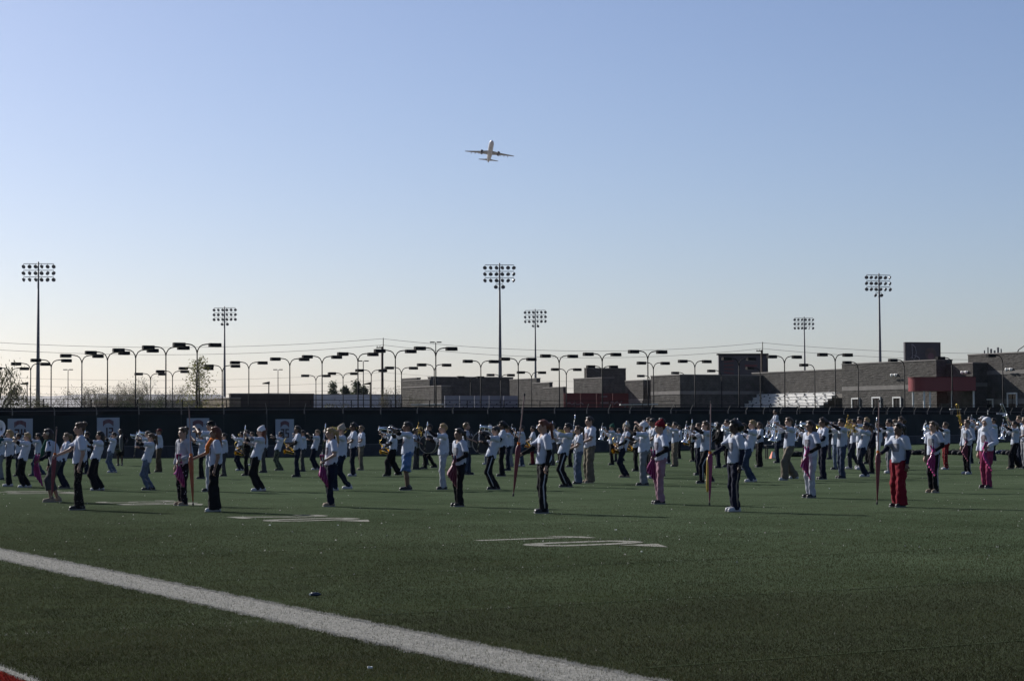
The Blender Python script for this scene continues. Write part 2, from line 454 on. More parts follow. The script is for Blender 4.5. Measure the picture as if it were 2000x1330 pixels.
poster(189.5, 234, 815.5, 862, '13', 'white jersey poster with number 13 beside the bass drum')
poster(365, 409, 816.5, 864, '0', 'white jersey poster with number 0 behind the man in black cap')
poster(534.5, 576.5, 818.5, 863.5, '35', 'white jersey poster with number 35 behind the gold saxophone player')

# grey stair panel, gate post and rail at the far end of the field
sp0 = ground(1958, 861.5)
st = empty('stair_panel', sp0, math.atan2(V[1], V[0])); tag(st, 'pale grey stair side panel beyond the far end of the fence', 'stairs')
dd = sp0[1]; sc = dd / FPX
for i in range(4):
    MB().box((-.5 + i * .26, 0, 1.55), (.255, .06, 2.1)).build('panel', mat('pale_grey_panel', (.36, .38, .41), .7, 0, .1, 2), st)
for j in range(3):
    MB().bar((-.7, -.08, 2.0 - j * .28), (.75, -.08, 1.05 - j * .28), .05, .06).build('stair_rail', mat('stair_dark', (.05, .055, .07), .6), st)
for i in range(2): MB().box((-.45 + .9 * i, 0, .25), (.08, .08, .5)).build('leg', M_STEEL, st)
gp = ground(1930.5, 862.3); g = empty('gate_post', gp); tag(g, 'bare pale metal gate post beside the stair panel', 'post')
MB().tube([(0, 0, 0), (0, 0, 2.75)], .045, 8).build('post', M_PALE, g); MB().lathe([(.06, 2.75), (.06, 2.79), (.0, 2.83)], n=8).build('cap', M_PALE, g)
mk = at(1866, 799, 186); wr_ = empty('equipment_board', (mk[0], mk[1], 0)); tag(wr_, 'thin white board raised on two posts behind the fence', 'board')
MB().box((0, 0, mk[2]), (1.0, .3, .07)).build('board', M_PALE, wr_)
for s in (-.4, .4): MB().tube([(s, 0, 0), (s, 0, mk[2] - .04)], .03, 6).build('leg', M_STEEL, wr_)

# ------------------------------------------------------------------ tennis courts: fence and court lights
tp, tq = np.array([-44, 134.0, 0.]), np.array([60, 204.4, 0.])
td = (tq - tp) / np.linalg.norm(tq - tp); TL = np.linalg.norm(tq - tp)
tf = empty('tennis_fence', tp, math.atan2(td[1], td[0])); tag(tf, 'tall black court fence with windscreen in front of the court lights', 'fence')
n = 36
for i in range(n + 1):
    x = i * TL / n
    MB().tube([(0, 0, 0), (0, 0, 3.70 if i < 20 else 3.36)], .04, 6).build('post', M_DARKPOLE, tf, loc=(x, 0, 0))
    if i < n: MB().box((x + TL / n / 2, -.06, 1.6), (TL / n - .02, .012, 3.1 + .06 * math.sin(i * 1.7))).build('windscreen', mat('black_court_screen', (.010, .010, .011), .95, 0, .3, .5), tf)
MB().tube([(0, 0, 3.34), (TL, 0, 3.34)], .028, 6).build('rail', M_DARKPOLE, tf)
MB().tube([(0, 0, 3.69), (TL * .555, 0, 3.69)], .024, 6).build('top_rail', M_DARKPOLE, tf)
MB().tube([(0, 0, .2), (TL, 0, .2)], .028, 6).build('bottom_rail', M_DARKPOLE, tf)

HP = 8.0
def arm_pts(s, reach):
    return [(0, 0, HP - .75), (s * .06, 0, HP - .48), (s * .2, 0, HP - .24), (s * .42, 0, HP - .1), (s * .7, 0, HP - .05), (s * reach, 0, HP - .03)]
pole_me = MB().tube([(0, 0, 0), (0, 0, 3), (0, 0, HP - .7)], [.075, .062, .05], 8).mesh('pole', True)
base_me = MB().lathe([(.2, 0), (.2, .35), (.12, .42), (.08, .45)], n=10).mesh('base')
arm_me = {s: MB().tube(arm_pts(s, 1.05), .045, 8).mesh('arm', True) for s in (-1, 1)}
def lamp_mesh():
    bm = bmesh.new(); bmesh.ops.create_cube(bm, size=1)
    for v in bm.verts:
        v.co.x *= .92; v.co.y *= .46 - (.08 if v.co.z > 0 else 0); v.co.z *= .30
    bmesh.ops.bevel(bm, geom=list(bm.edges), offset=.018, segments=2, affect='EDGES')
    me = bpy.data.meshes.new('lamp_head'); bm.to_mesh(me); bm.free(); return me
lamp_me = lamp_mesh()
lens_me = MB().box((0, 0, 0), (.74, .32, .012)).mesh('lens')
M_LENS = mat('lamp_glass', (.30, .31, .33), .25, 0, .1, 3)
def court_light(x, y, sides, group, label):
    y0 = 838 - .006 * x
    d = FPX * (HP - CAM_H) / (y0 - y)
    p = at(x, y, d); p[2] = 0
    e = empty('court_light', p, math.atan2(V[1], V[0])); tag(e, label, 'light pole', group)
    link('pole', pole_me, M_DARKPOLE, e); link('base', base_me, mat('pole_base', (.2, .2, .2), .9), e)
    for s in sides:
        link('arm', arm_me[s], M_DARKPOLE, e)
        l = link('lamp_head', lamp_me, M_DARKPOLE, e, (s * 1.42, 0, HP - .1))
        link('lens', lens_me, M_LENS, l, (0, 0, -.151))
    return e
DBL = [(21, 718), (60, 709), (100, 702), (160, 693), (210, 687), (265, 682), (324, 676.5), (385, 671),
       (294, 729), (337, 724), (383, 718), (434, 713), (486, 706.5),
       (566, 699.5), (629, 695), (699, 689.5), (772, 683.5), (851, 678.5),
       (617, 732.5), (670, 728), (725, 722), (784, 717), (848, 711),
       (939, 704), (1012, 699.5), (1092, 693.5), (1176, 690), (1265, 685),
       (919, 735.5), (978, 731), (1038, 726), (1106, 720), (1176, 714.5), (1276, 707.5),
       (1357, 704), (1443, 699), (1532, 695), (1631, 691)]
ORD = ['first', 'second', 'third', 'fourth', 'fifth', 'sixth', 'seventh', 'eighth', 'ninth', 'tenth']
ROWS = [(8, 'from the slim leafy tree in its row'), (5, 'from the dark brown building in its row'), (5, 'from the antenna lamp in the front row'), (5, 'from the antenna lamp in the back row'),
        (5, 'from the small block annex in the front row'), (6, 'from the small block annex in the back row'), (4, 'from the long block building in its row')]
di = iter(DBL)
for n_, w_ in ROWS:
    for i in range(n_):
        x, y = next(di)
        court_light(x, y, (-1, 1), 'double court lights over the tennis courts', f'twin lamp court light, {ORD[n_ - 1 - i]} {w_}')
SGL = [(1207, 736), (1270, 733), (1338, 727), (1409, 723), (1485, 718), (1591, 711.5), (1676, 706.5), (1766, 702), (1859, 698), (1958, 693)]
for i, (x, y) in enumerate(SGL): court_light(x, y, (-1,), 'single court lights along the building side', f'one lamp court light, {ORD[i]} from the red banner wall along the buildings')

# ------------------------------------------------------------------ stadium masts
hood_me = MB().lathe([(.05, .30), (.12, .28), (.17, .18), (.27, .02), (.30, 0), (.27, -.01), (.2, .10), (.05, .14)], axis=(0, 1, 0), n=14).mesh('lamp_hood', True)
M_HOOD = mat('lamp_hood_grey', (.10, .11, .13), .45, .4, .15, 5)
def mast(x, yt, rows, rw, label, group, Hm=24.0, yaw=0.0):
    y0 = 838 - .006 * x
    d = FPX * (Hm - CAM_H) / (y0 - yt)
    p = at(x, yt, d); p[2] = 0
    e = empty('stadium_light', p, yaw); tag(e, label, 'light mast', group)
    MB().lathe([(.34, 0), (.33, .6), (.31, 3), (.10, Hm)], n=12).build('pole', M_PAINTPOLE, e, True)
    MB().lathe([(.6, 0), (.6, .25), (.5, .3)], n=12).build('base', mat('pole_base', (.2, .2, .2), .9), e)
    z = Hm - .25
    for r, cnt in enumerate(rows):
        w = rw if cnt >= 5 else 1.0
        MB().box((0, .16, z), (w, .07, .08)).build('crossarm', M_PAINTPOLE, e)
        for i in range(cnt):
            xx = (-.5 + i / max(1, cnt - 1)) * w
            yw = random.uniform(-.5, .5) + (0.5 if i > cnt / 2 else -.4) * (1 if r == 2 else .5)
            a = link('lamp_hood', hood_me, M_HOOD, e, (xx, .16, z - .40), (math.radians(28) + random.uniform(-.1, .1), 0, yw))
            a.scale = (.95,) * 3
            MB().tube([(0, 0, 0), (0.0, 0, -.34)], .022, 6).build('bracket', M_PAINTPOLE, e, loc=(xx, .16, z))
        z -= .88
    return e
mast(75, 511, (6, 6, 6), 4.0, 'tall light mast with three rows of six lamps beside the left courts', 'tall field light masts', yaw=.05)
mast(438.5, 598.5, (6, 6, 6, 2), 4.0, 'slim light mast with an extra lamp pair near the leafy tree', 'tall field light masts', yaw=-.1)
mast(975.5, 513.5, (6, 6, 6, 2), 4.0, 'tall light mast with an extra lamp pair behind the flat block building', 'tall field light masts', yaw=.1)
mast(1045, 603.5, (6, 6, 6, 2), 4.0, 'short looking light mast above the stepped block wall', 'tall field light masts', yaw=-.25)
mast(1570.5, 618.5, (6, 6, 6), 4.0, 'small far light mast above the white bleachers', 'tall field light masts', yaw=.2)
mast(1716.5, 533.5, (6, 6, 6, 2), 4.0, 'tall light mast rising behind the long block building', 'tall field light masts', yaw=.35)

# ------------------------------------------------------------------ utility poles and wires
def upole(x, yt, Hm, label, arms=1):
    y0 = 838 - .006 * x
    d = FPX * (Hm - CAM_H) / (y0 - yt); p = at(x, yt, d); p[2] = 0
    e = empty('utility_pole', p); tag(e, label, 'utility pole')
    MB().tube([(0, 0, 0), (0, 0, Hm - 1.1)], [.2, .14], 10).build('pole', M_WOOD, e, True)
    MB().tube([(.12, 0, Hm - 2.2), (.14, 0, Hm)], .05, 6).build('pole_top_pin', M_WOOD, e)
    MB().box((-.3, 0, Hm - 1.25), (.9, .1, .12)).build('crossarm', M_WOOD, e)
    for s in (-.65, -.3): MB().lathe([(.03, 0), (.06, .05), (.06, .12), (.03, .18)], n=8).build('insulator', mat('grey_insulator', (.2, .2, .22), .4), e, loc=(s, 0, Hm - 1.19))
    for s in range(arms):
        MB().lathe([(.16, 0), (.16, .5), (.08, .55)], n=10).build('transformer', mat('grey_insulator', (.2, .2, .22), .4), e, loc=(.32, 0, Hm - 4.4))
    return p, Hm
u1 = upole(746.5, 660, 13.0, 'wooden utility pole with one transformer between the court lights')
u2 = upole(1487.5, 668, 13.0, 'wooden utility pole beside the dark billboard', 0)
def offp(x, d): q = at(x, 800, d); q[2] = 0; return q
u0 = offp(-230, 240); u3 = offp(2330, 300)
def wire(a, za, b, zb, sag, lbl, r=.022):
    a, b = np.array(a), np.array(b); L = b - a; mid = (a + b) / 2
    pts = []
    for i in range(25):
        t = i / 24; q = a + L * t
        pts.append((q[0], q[1], za + (zb - za) * t - sag * 4 * t * (1 - t)))
    o = MB().tube(pts, r, 5).build('power_line', M_WIRE)
    tag(o, lbl, 'power line', 'overhead power lines')
spans = [(u0, u1[0]), (u1[0], u2[0]), (u2[0], u3)]
for (a, b), nm in zip(spans, ('running left of the transformer pole', 'hanging between the two utility poles', 'running past the dark lettered billboard')):
    for k, (z, s, w_) in enumerate(((12.9, 1.35, 'topmost'), (12.1, 1.45, 'second'), (8.6, 1.1, 'third'), (7.6, 1.0, 'fourth'), (6.6, .9, 'fifth'), (5.6, .8, 'lowest'))):
        wire(a, z, b, z, s, f'{w_} overhead wire {nm}', .022 if k < 2 else .013)

# small parking lot lamps beyond
def lot_lamp(x, yt, Hm, kind, lbl):
    y0 = 838 - .006 * x; d = FPX * (Hm - CAM_H) / (y0 - yt); p = at(x, yt, d); p[2] = 0
    e = empty('street_lamp', p); tag(e, lbl, 'street lamp')
    MB().tube([(0, 0, 0), (0, 0, Hm)], [.1, .06], 8).build('pole', M_DARKPOLE, e)
    if kind == 'shoe':
        MB().rings([np.array([(-.75, -.2, Hm - .18), (-.75, .2, Hm - .18), (-.75, .2, Hm - .08), (-.75, -.2, Hm - .08)]),
                    np.array([(.1, -.2, Hm - .2), (.1, .2, Hm - .2), (.1, .2, Hm + .12), (.1, -.2, Hm + .12)])]).build('lamp_head', M_DARKPOLE, e)
    else:
        for s in (-1, 1): MB().box((s * .5, 0, Hm), (.7, .3, .16)).build('lamp_head', M_DARKPOLE, e)
lot_lamp(53, 748, 7, 'shoe', 'short dark shoebox street lamp beside the feathery tree')
lot_lamp(133, 722, 12, 'tee', 'thin tall twin headed lot lamp beside the bare shrubs')
lot_lamp(525, 747, 7, 'shoe', 'short dark shoebox street lamp above the brown flat building')
lot_lamp(543, 722, 12, 'tee', 'thin tall twin headed lot lamp above the brown flat building')
lot_lamp(709.5, 705, 12, 'tee', 'thin tall lot lamp behind the dark pines')
lot_lamp(723, 748, 7, 'shoe', 'short dark shoebox street lamp by the transformer pole')
lot_lamp(851, 668.5, 14, 'none' if False else 'tee', 'slim antenna like lamp above the flat block building')

# ------------------------------------------------------------------ buildings
def cmu(name, c, c2, z_bands=()):
    m = bpy.data.materials.new(name); m.use_nodes = True
    nt = m.node_tree; N = nt.nodes; L = nt.links; b = N['Principled BSDF']; b.inputs['Roughness'].default_value = .95
    b.inputs['Specular IOR Level'].default_value = .1
    tc = N.new('ShaderNodeTexCoord'); sx = N.new('ShaderNodeSeparateXYZ'); L.new(tc.outputs['Object'], sx.inputs[0])
    ad = N.new('ShaderNodeMath'); L.new(sx.outputs[0], ad.inputs[0]); L.new(sx.outputs[1], ad.inputs[1])
    cb = N.new('ShaderNodeCombineXYZ'); L.new(ad.outputs[0], cb.inputs[0]); L.new(sx.outputs[2], cb.inputs[1])
    br = N.new('ShaderNodeTexBrick'); br.inputs['Scale'].default_value = 1.0
    br.inputs['Brick Width'].default_value = .41; br.inputs['Row Height'].default_value = .205
    br.inputs['Mortar Size'].default_value = .016; br.inputs['Mortar Smooth'].default_value = .3
    br.inputs['Color1'].default_value = (*c, 1); br.inputs['Color2'].default_value = (*c2, 1)
    br.inputs['Mortar'].default_value = (*[q * .55 for q in c], 1)
    L.new(cb.outputs[0], br.inputs['Vector'])
    nz = N.new('ShaderNodeTexNoise'); nz.inputs['Scale'].default_value = 1.3; nz.inputs['Detail'].default_value = 6
    L.new(tc.outputs['Object'], nz.inputs['Vector'])
    mx = N.new('ShaderNodeMix'); mx.data_type = 'RGBA'; mx.blend_type = 'MULTIPLY'; mx.inputs[0].default_value = .6
    rp = N.new('ShaderNodeValToRGB'); rp.color_ramp.elements[0].color = (.55, .55, .55, 1); rp.color_ramp.elements[1].color = (1.3, 1.3, 1.3, 1)
    rp.color_ramp.elements[0].position = .3; rp.color_ramp.elements[1].position = .7
    L.new(nz.outputs[0], rp.inputs[0]); L.new(br.outputs[0], mx.inputs[6]); L.new(rp.outputs[0], mx.inputs[7])
    L.new(mx.outputs[2], b.inputs['Base Color'])
    n2 = N.new('ShaderNodeTexNoise'); n2.inputs['Scale'].default_value = 1.0; n2.inputs['Detail'].default_value = 6
    mp = N.new('ShaderNodeMapping'); mp.inputs['Scale'].default_value = (1.6, 1.6, 6.5); L.new(tc.outputs['Object'], mp.inputs['Vector'])
    L.new(mp.outputs[0], n2.inputs['Vector'])
    sm = N.new('ShaderNodeMath'); sm.operation = 'SUBTRACT'; L.new(n2.outputs[0], sm.inputs[0]); L.new(br.outputs['Fac'], sm.inputs[1])
    bp = N.new('ShaderNodeBump'); bp.inputs['Strength'].default_value = .9; bp.inputs['Distance'].default_value = .09
    L.new(sm.outputs[0], bp.inputs['Height']); L.new(bp.outputs[0], b.inputs['Normal'])
    return m
M_CMU = cmu('split_face_block', (.105, .099, .092), (.088, .083, .077))
M_CMUD = cmu('dark_block', (.10, .09, .083), (.085, .077, .07))
M_BAND = mat('smooth_block_band', (.165, .155, .145), .9, 0, .15, 1.2, .2, 8)
M_CAP = mat('metal_coping', (.15, .14, .13), .6, .2, .1, 1)
def solve(f, lo, hi, inc):
    for _ in range(50):
        m = (lo + hi) / 2
        if (f(m) > 0) == inc: hi = m
        else: lo = m
    return m
def block(xa, xb, xc, yt, d, label, bands=(), material=None, cap=True, zc=None, name='block_building'):
    C = at(xb, yt, d); h = C[2]; C[2] = 0
    Lu = solve(lambda t: -(proj(C + t * U)[0] - xa), .05, 400, True) if xa is not None else 6.0
    Lv = solve(lambda t: proj(C + t * V)[0] - xc, .05, 400, True) if xc is not None else 8.0
    e = empty(name, C, PHI); tag(e, label, 'building')
    material = material or M_CMU
    MB().box((Lv / 2, Lu / 2, h / 2), (Lv, Lu, h)).build('wall', material, e)
    if cap: MB().box((Lv / 2, Lu / 2, h + .06), (Lv + .08, Lu + .08, .12)).build('parapet_cap', M_CAP, e)
    for z0, z1 in bands:
        m = MB(); t = .03
        m.box((-t / 2, Lu / 2, (z0 + z1) / 2), (t, Lu, z1 - z0)); m.box((Lv / 2, -t / 2 - .002, (z0 + z1) / 2), (Lv, t, z1 - z0 - .01))
        m.build('smooth_band', M_BAND, e)
    return e, C, Lu, Lv, h
def window_on(e, C, x0, x1, y0, y1, pale=True):
    """window set into the -V face (local x = 0) of a block, located by the pixel columns it covers"""
    def tt(px): return solve(lambda t: -(proj(C + t * U)[0] - px), -30, 300, True)
    a, b = tt(x1), tt(x0)
    dm = C[1] + U[1] * (a + b) / 2
    z1 = (838 - .006 * (x0 + x1) / 2 - y0) * dm / FPX + CAM_H; z0 = (838 - .006 * (x0 + x1) / 2 - y1) * dm / FPX + CAM_H
    w, h = b - a, z1 - z0; cy, cz = (a + b) / 2, (z0 + z1) / 2
    win = MB().box((-.012, cy, cz), (.03, w, h)).build('window', mat('window_glass', (.012, .014, .018), .12, 0, 0), e)
    fm = MB(); t = .14
    fm.box((-.05, cy, z1 + t / 2), (.14, w + 2 * t, t)); fm.box((-.047, a - t / 2, cz), (.134, t, h - .004)); fm.box((-.047, b + t / 2, cz), (.134, t, h - .004))
    fm.build('frame', M_PALE, win)
    MB().box((-.04, cy, cz), (.05, .06, h)).build('mullion', M_BLACKPL, win)
def fixture(e, C, px, py):
    def tt(px): return solve(lambda t: -(proj(C + t * U)[0] - px), -30, 300, True)
    t = tt(px); dm = C[1] + U[1] * t; z = (838 - .006 * px - py) * dm / FPX + CAM_H
    for s in (-.32, .32): MB().lathe([(.06, .12), (.16, .06), (.2, 0)], n=10, axis=(-1, 0, -.4)).build('wall_lamp', M_PALE, e, loc=(-.22, t + s, z))
    MB().box((-.06, t, z + .1), (.12, .9, .1)).build('lamp_bar', M_PALE, e)

RB = ((1.9, 2.5), (5.5, 6.0))
e, C, *_ = block(1893, 2090, None, 684.5, 200, 'tall grey block building section with roof pipes and pale framed windows', ((3.6, 4.1), (6.6, 7.0)))
window_on(e, C, 1925, 1940, 781.5, 800); window_on(e, C, 1971, 1987, 769.5, 800); fixture(e, C, 1975, 722)
RT = (C, e)
for i in range(9):
    t = solve(lambda t: -(proj(C + t * U)[0] - (1931 - i * 3.4)), -30, 300, True)
    zt = (826.5 - (678 + (i % 3) * 3)) * (C[1] + t * U[1]) / FPX + CAM_H
    z0 = at(2090, 684.5, 200)[2]
    MB().tube([(1.5 + .6 * (i % 2), t, z0 - .1), (1.5 + .6 * (i % 2), t, zt)], .07, 6).build('roof_pipe', M_STEEL, e)
for k in range(2):
    t = solve(lambda t: -(proj(C + t * U)[0] - 1990), -30, 300, True); z0 = at(2090, 684.5, 200)[2]
    MB().tube([(1 + k, t - 1.4, z0), (1 + k, t - .5, z0 + 1.0), (1 + k, t + .9, z0 + .4), (1 + k, t + 1.2, z0)], .06, 6).build('roof_frame', M_STEEL, e)
e, C, *_ = block(1850, 1900, None, 710, 209.6, 'lower grey block link behind the red entrance canopy', ((1.9, 2.4), (5.4, 5.8)))
fixture(e, C, 1888, 727.5)
e, C, *_ = block(1646, 1828.5, 1862, 704, 212.5, 'long grey block building with a red canopy at its corner', ((1.9, 2.9), (5.3, 5.75)))
fixture(e, C, 1750, 733)
for x0, x1 in ((1666.5, 1679), (1706.5, 1720), (1747, 1760)): window_on(e, C, x0, x1, 779.5 if x0 < 1700 else 777.5, 800)
S3 = (C, e)
e, C, *_ = block(1470, 1648, None, 722, 229, 'grey block grandstand wall rising behind the white bleachers', ((4.55, 5.05),))
for i in range(7): MB().box((-.06, 2 + i * 3.1, 4.8), (.12, .16, .5)).build('bracket', M_BLACKPL, e)
SG = C
block(1272, 1328, 1500, 733, 237, 'dark block building with its shaded end wall facing the field', ((1.9, 2.5), (5.2, 5.6)))
block(1222, 1256, 1274, 743.5, 246, 'small grey block annex beside the shaded end wall', ((4.4, 4.8),))
block(1142, 1146, 1223.5, 720, 264, 'tall dark block tower behind the red banner wall', (), M_CMUD)
block(1121, 1176, 1200, 738.5, 250, 'grey block building with a pale band above the red banner wall', ((2.9, 3.4),))
block(787, 862, 880, 754.5, 256, 'low grey block wall stepping down beside the flat block building', ((4.3, 4.6),))
block(788, 839, 856, 742, 264, 'grey striped block building with stepped parapet', ((3.1, 3.5), (4.9, 5.3)))
block(836, 842, 1003, 737, 272, 'wide flat block building with shaded wall beyond the courts', ((4.5, 4.9),), M_CMUD)
block(785, 814, 822, 739, 276, 'back corner of the stepped grey block building', (), M_CMU)
block(996, 1048, 1056, 740, 262, 'grey block wall with a diagonal shadow, highest of the stepped walls', ((3.6, 4.0),))
block(1040, 1073, 1080, 748, 256, 'middle height grey block wall of the stepped walls', ((3.3, 3.7),))
block(1062, 1100, 1106, 757, 251, 'lowest grey block wall of the stepped walls', ((2.9, 3.3),))
block(447, 450, 613, 770, 238, 'long flat dark brown building beyond the courts', (), mat('dark_brown_stucco', (.045, .036, .032), .95, 0, .2, .6))
block(395, 448, 470, 778, 236, 'small tan block shed beside the dark brown building', (), cmu('tan_block', (.2, .17, .13), (.17, .145, .11)))
block(608, 612, 800, 771, 330, 'long pale warehouse with ribbed walls beyond the courts', (), mat('pale_ribbed_metal', (.33, .34, .37), .6, .1, .12, .5))
# gabled house
hc = at(223, 782, 300); hd = hc[1]
h0 = np.array([hc[0], hc[1], 0]); wv = solve(lambda t: proj(h0 + t * V)[0] - 446, .1, 100, True)
e = empty('gabled_house', h0, PHI); tag(e, 'low house with a long grey gabled roof behind the bare trees', 'house')
MB().box((wv / 2, 5, 2.9), (wv, 10, 5.8)).build('wall', mat('house_stucco', (.3, .27, .23), .95, 0, .1, 1), e)
zr = (837 - 773) * hd / FPX + CAM_H
MB().rings([np.array([(x, -.5, 5.75), (x, 10.5, 5.75), (x, 5, zr + .3)]) for x in (-.5, wv + .5)]).build('roof', mat('grey_shingle', (.16, .16, .17), .9, 0, .2, 2), e)

# white bleachers along the grandstand wall
def bleacher(C, off, rows, z0, rise, run, y0, y1, matl, label, dots):
    e = empty('bleacher', C - V * off, PHI); tag(e, label, 'bleachers')
    L = y1 - y0
    for r in range(rows):
        xx = r * run; zz = z0 + r * rise
        ys = y0 + .0 * r
        MB().box((xx, ys + L / 2, zz), (.30, L, .05)).build('seat_plank', matl, e)
        MB().box((xx + .34, ys + L / 2, zz - .10), (.34, L, .05)).build('foot_plank', matl, e)
        MB().box((xx - .10, ys + L / 2, zz - .03 - (rise - .08) / 2), (.03, L, rise - .08)).build('riser_plank', matl, e)
    if dots:
        db = MB()
        for r in range(rows):
            k = int(L / 1.75)
            for i in range(k):
                db.box((r * run - .165, y0 + (i + .3 + .37 * (r % 2)) * 1.75, z0 + r * rise - .10), (.03, .22, .13))
        o = db.build('seat_bracket', M_BLACKPL, e); o['kind'] = 'stuff'
    for i in range(6):
        yy = y0 + L * (i + .5) / 6
        MB().bar((0, yy, z0 - .15), (run * rows, yy, z0 - .15 + rise * rows), .1, .1).build('stringer', M_STEEL, e)
        MB().box((run * rows * .7, yy, (z0 + rise * rows * .6) / 2), (.1, .1, z0 + rise * rows * .6)).build('support', M_STEEL, e)
M_ALU = mat('white_aluminium', (.70, .69, .66), .45, .1, .08, 2)
bleacher(SG, 6.6, 11, 1.5, .37, .58, .3, 23.5, M_ALU, 'white aluminium bleachers below the grandstand wall', True)
cb = at(868, 790, 248); cb[2] = 0
e = empty('studded_wall', cb, PHI); tag(e, 'pale blue grey panel wall with dark studs in front of the flat block building', 'wall')
Lp = solve(lambda t: proj(cb + t * V)[0] - 1012, .05, 100, True)
for i in range(5):
    MB().box(((i + .5) * Lp / 5, 0, 2.7), (Lp / 5 - .05, .12, 5.35)).build('panel', mat('blue_grey_panel', (.17, .185, .215), .6, 0, .08, 1), e)
for i in range(22):
    MB().box(((i + .5) * Lp / 22, -.075, 4.3 + .35 * math.sin(i * 2.1)), (.16, .03, .16)).build('stud', M_BLACKPL, e)
# red banner wall
cb = at(1101, 767.5, 240); zt = cb[2]; cb[2] = 0
e = empty('red_banner_wall', cb, PHI); tag(e, 'dark red banner wall with faint pale lettering below the block tower', 'banner')
Lp = solve(lambda t: proj(cb + t * V)[0] - 1228, .05, 100, True)
for i in range(4): MB().box(((i + .5) * Lp / 4, 0, zt / 2), (Lp / 4 - .04, .1, zt)).build('panel', mat('dark_red_vinyl', (.10, .022, .022), .7, 0, .2, .8), e)
def squiggle(x0, x1, z, n, amp):
    m = MB()
    for i in range(n):
        t = i / n; x = x0 + (x1 - x0) * t
        m.bar((x, -.06, z + amp * math.sin(i * 1.9)), (x + (x1 - x0) / n * .8, -.06, z + amp * math.sin(i * 1.9 + 1.2)), .02, .16)
    return m
M_FAINT = mat('faint_print', (.16, .11, .12), .7, 0, .2, 2)
squiggle(Lp * .05, Lp * .3, zt - 1.25, 9, .14).build('lettering', M_FAINT, e)
squiggle(Lp * .72, Lp * .9, zt - 1.15, 8, .14).build('lettering', M_FAINT, e)
MB().box((Lp * .62, -.06, zt - .4), (Lp * .09, .02, .16)).build('lettering', M_FAINT, e)
MB().box((Lp * .62, -.06, zt - 1.15), (Lp * .12, .02, .22)).build('lettering', M_FAINT, e)
# white horizontal roof rails seen over the fence
for (xa, xb_, y, d, lbl) in ((803, 866, 790.5, 205, 'long white roof edge in front of the low block wall'), (1212, 1285, 790.3, 200, 'thin white roof edge below the small block annex')):
    p, q = at(xa, y, d), at(xb_, y, d)
    e = empty('dugout_roof', (p[0], p[1], 0)); tag(e, lbl, 'roof')
    w = q[0] - p[0]
    MB().box((w / 2, 1, p[2]), (w, 2.4, .12)).build('roof_slab', M_PALE, e)
    for i in range(4): MB().box((w * (i + .5) / 4, .1, p[2] / 2 - .07), (.12, .12, p[2] - .13)).build('column', M_STEEL, e)

# red entrance canopy with columns at the corner of the long block building
c1 = at(1783, 763, 205.5); c2 = at(1906, 763, 206.0)
zb = (827 - 763) * 204 / FPX + CAM_H; zt = (827 - 737) * 204 / FPX + CAM_H
a = np.array([c1[0], c1[1]]); b_ = np.array([c2[0], c2[1]]); ax = (b_ - a); Lc = np.linalg.norm(ax); ax /= Lc
e = empty('entrance_canopy', (a[0], a[1], 0), math.atan2(ax[1], ax[0])); tag(e, 'glossy red rounded entrance canopy on white columns', 'canopy')
dep = 5.0
pl = [(1.3 - 1.3 * math.cos(t), 1.3 - 1.3 * math.sin(t)) for t in np.linspace(0, math.pi / 2, 12)]
pl += [(Lc, 0.), (Lc, dep), (1.4, dep), (0.05, 1.9)]
R = [np.array([(x, y, z) for x, y in pl]) for z in (zb, zt)]
MB().rings(R).build('fascia', mat('glossy_red_panel', (.15, .011, .015), .38, 0, .06, 1, spec=.5), e)
MB().rings([np.array([(x * 1.0 - .05 if x < 1 else x, y - .05 if y < 1 else y, z) for x, y in pl]) for z in (zt, zt + .08)]).build('trim', mat('dark_red_trim', (.12, .012, .014), .5), e)
for px in (1784, 1788.5, 1807, 1818.5, 1862.5, 1905.5):
    x = (px - 1783) / 125 * Lc
    yy = 1.0 if px < 1790 else .35
    MB().tube([(x if x > .25 else .3, yy, 0), (x if x > .25 else .3, yy, zb)], .1, 10).build('column', M_PALE, e)
MB().box((Lc * .68, dep * .7, 1.9), (1.0, .1, 3.6)).build('door', mat('window_glass', (.012, .014, .018), .12, 0, 0), e)

# billboards
def billboard(x0, x1, yt, yb, d, yaw, label):
    p = at((x0 + x1) / 2, yb, d); z0 = p[2]; z1 = at((x0 + x1) / 2, yt, d)[2]
    w = (x1 - x0) * d / FPX / math.cos(yaw)
    e = empty('billboard', (p[0], p[1], 0), yaw); tag(e, label, 'billboard')
    MB().box((0, 0, (z0 + z1) / 2), (w, .5, z1 - z0)).build('panel', mat('billboard_face', (.035, .034, .045), .5, 0, .15, .5), e)
    fr = MB(); h = z1 - z0
    for s in (-1, 1): fr.box((s * (w / 2 - .1), -.27, (z0 + z1) / 2), (.2, .06, h - .01))
    fr.box((0, -.275, z1 - .08), (w - .42, .06, .16)); fr.box((0, -.275, z0 + .08), (w - .42, .06, .16))
    fr.build('frame', mat('billboard_frame', (.02, .02, .024), .6), e)
    for s in (-.25, .25): MB().tube([(s * w, .3, 0), (s * w, .3, z0 + .5)], .35, 10).build('post', M_DARKPOLE, e)
    return e, w, z0, z1
e, w, z0, z1 = billboard(1764.5, 1838, 668.5, 708, 330, .28, 'dark billboard with a looping script D above the long block building')
h = z1 - z0; zc = (z0 + z1) / 2; M_SCRIPT = mat('script_print', (.17, .17, .20), .6, 0, .1, 2)
def script(pts, r=.075): return MB().tube([(x * w, -.31, zc + z * h) for x, z in pts], r, 5)
script([(-.31, .36), (-.30, .1), (-.30, -.2), (-.33, -.33), (-.35, -.26), (-.33, -.2), (-.27, -.33), (-.22, -.25), (-.19, 0), (-.22, .25), (-.29, .38), (-.33, .4)]).build('script_letter', M_SCRIPT, e)
